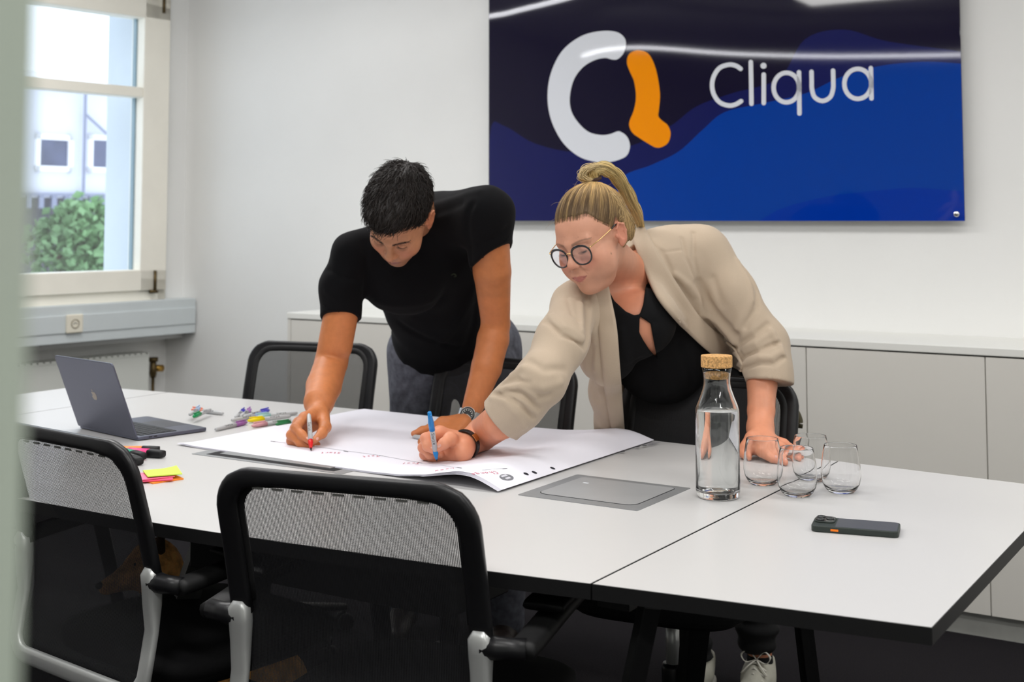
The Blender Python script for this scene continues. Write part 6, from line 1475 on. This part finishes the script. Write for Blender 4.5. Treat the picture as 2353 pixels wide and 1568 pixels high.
mb = MB(); sweep(mb, pp, rad * .82, rad * .62, ref=(0, -1, .2), seg=14); bpt = pt; core = mb.obj('ponytail', 'hair', None, smooth=True); bpy.data.objects.remove(pt); core.parent = hw2; color(core, np.tile((.55, .40, .19), (len(core.data.vertices), 1)))
N = 260; l0 = np.array([p3(1366, 408, 3.18) + RNG.normal(size=3) * .004 for _ in range(N)]); paths = np.zeros((N, 7, 3)); jj = RNG.normal(size=(N, 3)) * .004
lp_ = [p3(1366, 410, 3.18), p3(1352, 402, 3.17), p3(1340, 404, 3.165), p3(1334, 414, 3.165), p3(1345, 396, 3.165), p3(1362, 385, 3.17), p3(1385, 384, 3.18)]
lp_ = [p3(1362, 412, 3.175), p3(1346, 412, 3.165), p3(1336, 405, 3.165), p3(1341, 394, 3.165), p3(1356, 386, 3.17), p3(1382, 384, 3.185), p3(1412, 399, 3.21)]
lp_ = np.array(crom(lp_, 3)); paths = np.zeros((N, len(lp_), 3)); jk = RNG.normal(size=(N, 3)) * .0022
for i in range(len(lp_)): u_ = i / (len(lp_) - 1); paths[:, i] = lp_[i] + jj * (.35 + .65 * math.sin(u_ * math.pi)) + jk * math.sin(u_ * 6)
v, q = tubes(paths, .0008, .0005); o = mk('ponytail_strands', v, q, 'hair', None, True); o.parent = hw2; o['kind'] = 'stuff'; color(o, np.repeat(np.outer(np.clip(.85 + RNG.normal(size=N) * .15, .4, 1), (.84, .66, .36)), 3 * len(lp_), 0))
# nape hair swept up behind the ear
N = 2200; n0 = [PD(x, y, 3.125 + .0012 * (x - 1430)) for x, y in ((max(a, 1420 + (b - 500) * .38), b) for a, b in zip(RNG.uniform(1420, 1460, N), RNG.uniform(500, 568, N)))]; paths = np.zeros((N, 8, 3)); e1 = [p3(1440 + RNG.normal() * 9, 490 + RNG.normal() * 8, 3.125) for _ in range(N)]; e2 = [p3(1424 + RNG.normal() * 9, 442 + RNG.normal() * 8, 3.12) for _ in range(N)]
nf = lambda p: np.minimum(woman_f(p), hair_w(p))
for i, t in enumerate(np.linspace(0, 1, 8)): paths[:, i] = np.outer((1 - t) ** 2, np.ones(3)) * np.array(n0) + 2 * t * (1 - t) * np.array(e1) + t * t * np.array(e2)
fl_ = paths.reshape(-1, 3)
for _ in range(9): fl_ = fl_ - grad(nf, fl_) * np.clip(nf(fl_) - .0022, -.012, .012)[:, None]
paths = fl_.reshape(N, 8, 3) + RNG.normal(size=(N, 1, 3)) * .0009
v, q = tubes(paths, .0003, .0007); o = mk('nape_hair', v, q, 'hair', None, True); o.parent = hw2; o['kind'] = 'stuff'; color(o, np.repeat(np.outer(np.clip(.7 + RNG.normal(size=N) * .25, .25, 1.1), (.72, .50, .24)), 24, 0))
# stray hairs
N = 42; paths = np.zeros((N, 7, 3)); base = S[RNG.integers(0, len(S), N)] * wl_r + wl_c
for k in range(N):
    b0 = base[k] @ wHR.T + wHC; n_ = (b0 - wHC) / np.linalg.norm(b0 - wHC); t_ = np.cross(n_, RNG.normal(size=3)); t_ /= np.linalg.norm(t_); L_ = RNG.uniform(.015, .04)
    for i in range(7): u_ = i / 6; paths[k, i] = b0 + n_ * L_ * (u_ - .5 * u_ * u_) + t_ * L_ * u_ * .9
v, q = tubes(paths, .00022, .0001); o = mk('stray_hairs', v, q, 'hair', None, True); o.parent = hw2; o['kind'] = 'stuff'; color(o, np.tile((.6, .44, .22), (len(v), 1)))
MT['elastic'] = mat('brown_hair_elastic', (60, 42, 40), .8, bump=(400, .4)); mb = MB(); e0 = pp[0] + (pp[1] - pp[0]) * .3; ax_ = pp[1] - pp[0]; ax_ /= np.linalg.norm(ax_); _, f_ = frames([e0, e0 + ax_ * .01], (0, -1, .1)); s_, u_ = f_[0]
sweep(mb, [e0 + s_ * .0150 * math.cos(t) + u_ * .0135 * math.sin(t) for t in np.linspace(0, 6.283, 25)[:-1]], .0045, seg=10, closed=True, ref=ax_); o = mb.obj('hair_elastic', 'elastic', None, smooth=True); o.parent = hw2
lash((wm, wI_), wHC, wHR, lash_list(24, .0085), (.02, .014, .012), .00028)
# glasses
gl = empty('spectacles', wHC + wHR @ A(0, .1, 0)); tag(gl, 'round black-rimmed glasses with thin gold temples on the woman\'s face', 'glasses'); gI = Matrix.Translation(-Vector(gl.location))
MT['rim'] = mat('black_acetate', (14, 15, 20), .15, coat=.5); MT['gold'] = mat('gold_metal', (226, 190, 130), .2, metal=1.0)
def G_(x, y, z): return wHR @ A(x, y, z) + wHC
def gpart(nm_, mb, m, **k): o = mb.obj(nm_, m, None, **k); o.parent = gl; o.matrix_parent_inverse = gI; return o
for s in (-1, 1):
    cx_, cz = .0345, -.0085
    def rim(t, k=1.0):
        c_, s_ = math.cos(t), math.sin(t); rx, rz = .0262 * k, (.0222 if s_ > 0 else .0245) * k
        x = cx_ + rx * math.copysign(abs(c_) ** .92, c_); z = cz + rz * math.copysign(abs(s_) ** (.80 if s_ > 0 else 1.0), s_); return G_(s * x, .1045 - .16 * max(0, x - .02), z)
    P = [rim(t) for t in np.linspace(0, 2 * math.pi, 49)[:-1]]; mb = MB(); sweep(mb, P, [.0021 + .0011 * max(0, math.sin(t)) for t in np.linspace(0, 2 * math.pi, 49)[:-1]], .0021, ref=wHR[:, 1], seg=8, closed=True); gpart('lens_rim', mb, 'rim', smooth=True)
    mb = MB(); Q = [rim(t, .985) for t in np.linspace(0, 2 * math.pi, 33)[:-1]]; mb.add([G_(s * cx_, .1045 - .16 * .0145 + .0012, cz)] + Q, [(0, k + 1, (k + 1) % 32 + 1) for k in range(32)]); gpart('lens', mb, 'lens', smooth=True)
    mb = MB(); sweep(mb, crom([G_(s * .0600, .0975, .004), G_(s * .0655, .094, .006), G_(s * .0735, .060, .010), G_(s * .0790, .012, .016)], 6), .0009, .0013, seg=8); gpart('temple', mb, 'gold', smooth=True)
    mb = MB(); sweep(mb, crom([G_(s * .0788, .016, .0155), G_(s * .0800, .000, .0185), G_(s * .0795, -.018, .012), G_(s * .078, -.034, -.008)], 5), .0016, .0022, seg=8); gpart('temple_tip', mb, 'rim', smooth=True)
    mb = MB(); sweep(mb, crom([G_(s * .0095, .1035, -.006), G_(s * .0085, .0985, -.010), G_(s * .0090, .0965, -.016)], 3), .0007, seg=6); gpart('nose_pad', mb, 'gold', smooth=True)
mb = MB(); sweep(mb, crom([G_(-.0090, .1045, -.002), G_(0, .1070, .001), G_(.0090, .1045, -.002)], 5), .0012, seg=8); gpart('bridge', mb, 'gold', smooth=True)
# fitness band / watch on the right wrist
wb = empty('wristband', wWr); tag(wb, 'black wristband with a gold clasp on the woman\'s right wrist', 'wristband'); bI = Matrix.Translation(-Vector(wb.location))
ax_ = wWr - PZ(1108, 998, .785); ax_ /= np.linalg.norm(ax_); cW = PZ(1067, 1023, .7775); u_ = A(0, 0, 1) - ax_ * ax_[2]; u_ /= np.linalg.norm(u_); s_ = np.cross(ax_, u_)
MT['band'] = mat('black_rubber_band', (22, 24, 26), .4)
ring = [cW + s_ * .0345 * math.cos(t) + u_ * .0325 * math.sin(t) for t in np.linspace(0, 6.283, 41)[:-1]]
mb = MB(); sweep(mb, ring, .0088, .0018, ref=ax_, seg=10, closed=True, power=4)
V = np.array(mb.v); mb = MB()
def flatring(a, b, hw2_, th, t0=0, t1=2 * math.pi, n=40, wdt=None):
    m_ = MB(); P = []; full = abs(t1 - t0 - 2 * math.pi) < 1e-6
    for i in range(n + (0 if full else 1)):
        t = t0 + (t1 - t0) * i / n; d = s_ * math.cos(t) * a + u_ * math.sin(t) * b; nn = d / np.linalg.norm(d)
        for (h_, r_) in ((-hw2_, 0), (hw2_, 0), (hw2_, th), (-hw2_, th)): P.append(cW + d + nn * r_ + ax_ * h_)
    N_ = len(P) // 4; f = []
    for i in range(N_ if full else N_ - 1):
        j = (i + 1) % N_
        for k in range(4): f.append((i * 4 + k, i * 4 + (k + 1) % 4, j * 4 + (k + 1) % 4, j * 4 + k))
    if not full: f += [(0, 3, 2, 1), ((N_ - 1) * 4, (N_ - 1) * 4 + 1, (N_ - 1) * 4 + 2, (N_ - 1) * 4 + 3)]
    return m_.add(P, f)
o = flatring(.0345, .0335, .0085, .0026).obj('strap', 'band', None, bevel=.0008); o.parent = wb; o.matrix_parent_inverse = bI
vd = cv(cW); t_c = math.atan2(vd @ u_, vd @ s_)
o = flatring(.0366, .0356, .0098, .0022, t_c - .28, t_c + .22, 8).obj('clasp', 'gold', None, bevel=.0006); o.parent = wb; o.matrix_parent_inverse = bI
# blue marker
tip = PD(1004, 1061, 3.028); top_ = PD(987, 950, 2.972); d_ = (top_ - tip) / np.linalg.norm(top_ - tip)
marker(tip + d_ * .108, tip, ('cap_cyan', (20, 125, 195)), 'blue-tipped marker with its blue cap on the end, in the woman\'s writing hand', capped=False, r=.0060, length=.108, cap_end=True, group=None)

# ------------------------------------------------------------------ dog under the table
MT['fur'] = mat('golden_brown_fur', (240, 178, 105), .85, noise=(38, .45), bump=(160, .8, .004)); MT['fur_dark'] = mat('dark_brown_fur', (58, 38, 26), .85, noise=(60, .3))
dH = PD(352, 1296, 3.15); dg = empty('dog', A(dH[0] - .1, dH[1] + .15, 0)); tag(dg, 'golden-brown dog sitting in the shadow under the table, beside the near left chair', 'dog'); dI = Matrix.Translation(-Vector(dg.location))
b0 = A(dH[0], dH[1], 0); z0 = dH[2]
fw = A(-.80, -.60, 0); fw /= np.linalg.norm(fw); sd_ = np.cross(fw, A(0, 0, 1))
dog_f = su([ell(dH, (.055, .062, .060)), rc(dH + fw * .03 - A(0, 0, .012), dH + fw * .11 - A(0, 0, .035), .034, .020), rc(dH - A(0, 0, .02) - fw * .02, b0 - fw * .10 + A(0, 0, z0 - .20), .050, .085),
            rc(b0 - fw * .10 + A(0, 0, z0 - .20), b0 - fw * .30 + A(0, 0, .13), .095, .11), rc(b0 - fw * .05 + sd_ * .05 + A(0, 0, z0 - .22), b0 + sd_ * .05 + A(0, 0, .025), .04, .022), rc(b0 - fw * .05 - sd_ * .05 + A(0, 0, z0 - .22), b0 - sd_ * .05 + A(0, 0, .025), .04, .022),
            ell(b0 + sd_ * .05 + fw * .02 + A(0, 0, .018), (.03, .035, .018)), ell(b0 - sd_ * .05 + fw * .02 + A(0, 0, .018), (.03, .035, .018)), rc(b0 - fw * .30 + sd_ * .09 + A(0, 0, .10), b0 - fw * .12 + sd_ * .10 + A(0, 0, .03), .06, .028), rc(b0 - fw * .30 - sd_ * .09 + A(0, 0, .10), b0 - fw * .12 - sd_ * .10 + A(0, 0, .03), .06, .028), rc(b0 - fw * .38 + A(0, 0, .06), b0 - fw * .60 + A(0, 0, .03), .03, .012)], .035)
v, q = surf(lambda p: dog_f(p) + .002 * wav(p, 25, 71), b0 + A(-.65, -.35, -.0), b0 + A(.35, .75, z0 + .12), .008); person_part('body', v, q, 'fur', dg, dI)
for s in (-1, 1):
    e = rc(dH + sd_ * s * .038 + A(0, 0, .035), dH + sd_ * s * .050 + A(0, 0, .100), .014, .006); v, q = surf(e, dH - .15, dH + .15, .006); person_part('ear', v, q, 'fur_dark', dg, dI)
    mb = MB(); lathe(mb, [(0, -.007), (.006, -.003), (.007, 0), (.006, .003), (0, .007)], dH + fw * .052 + sd_ * s * .026 + A(0, 0, .012), 12); person_part('eye', mb.v, mb.f, 'cam', dg, dI)
mb = MB(); lathe(mb, [(0, -.010), (.010, -.005), (.012, 0), (.010, .005), (0, .009)], dH + fw * .128 - A(0, 0, .030), 14); person_part('nose', mb.v, mb.f, 'blkm', dg, dI)
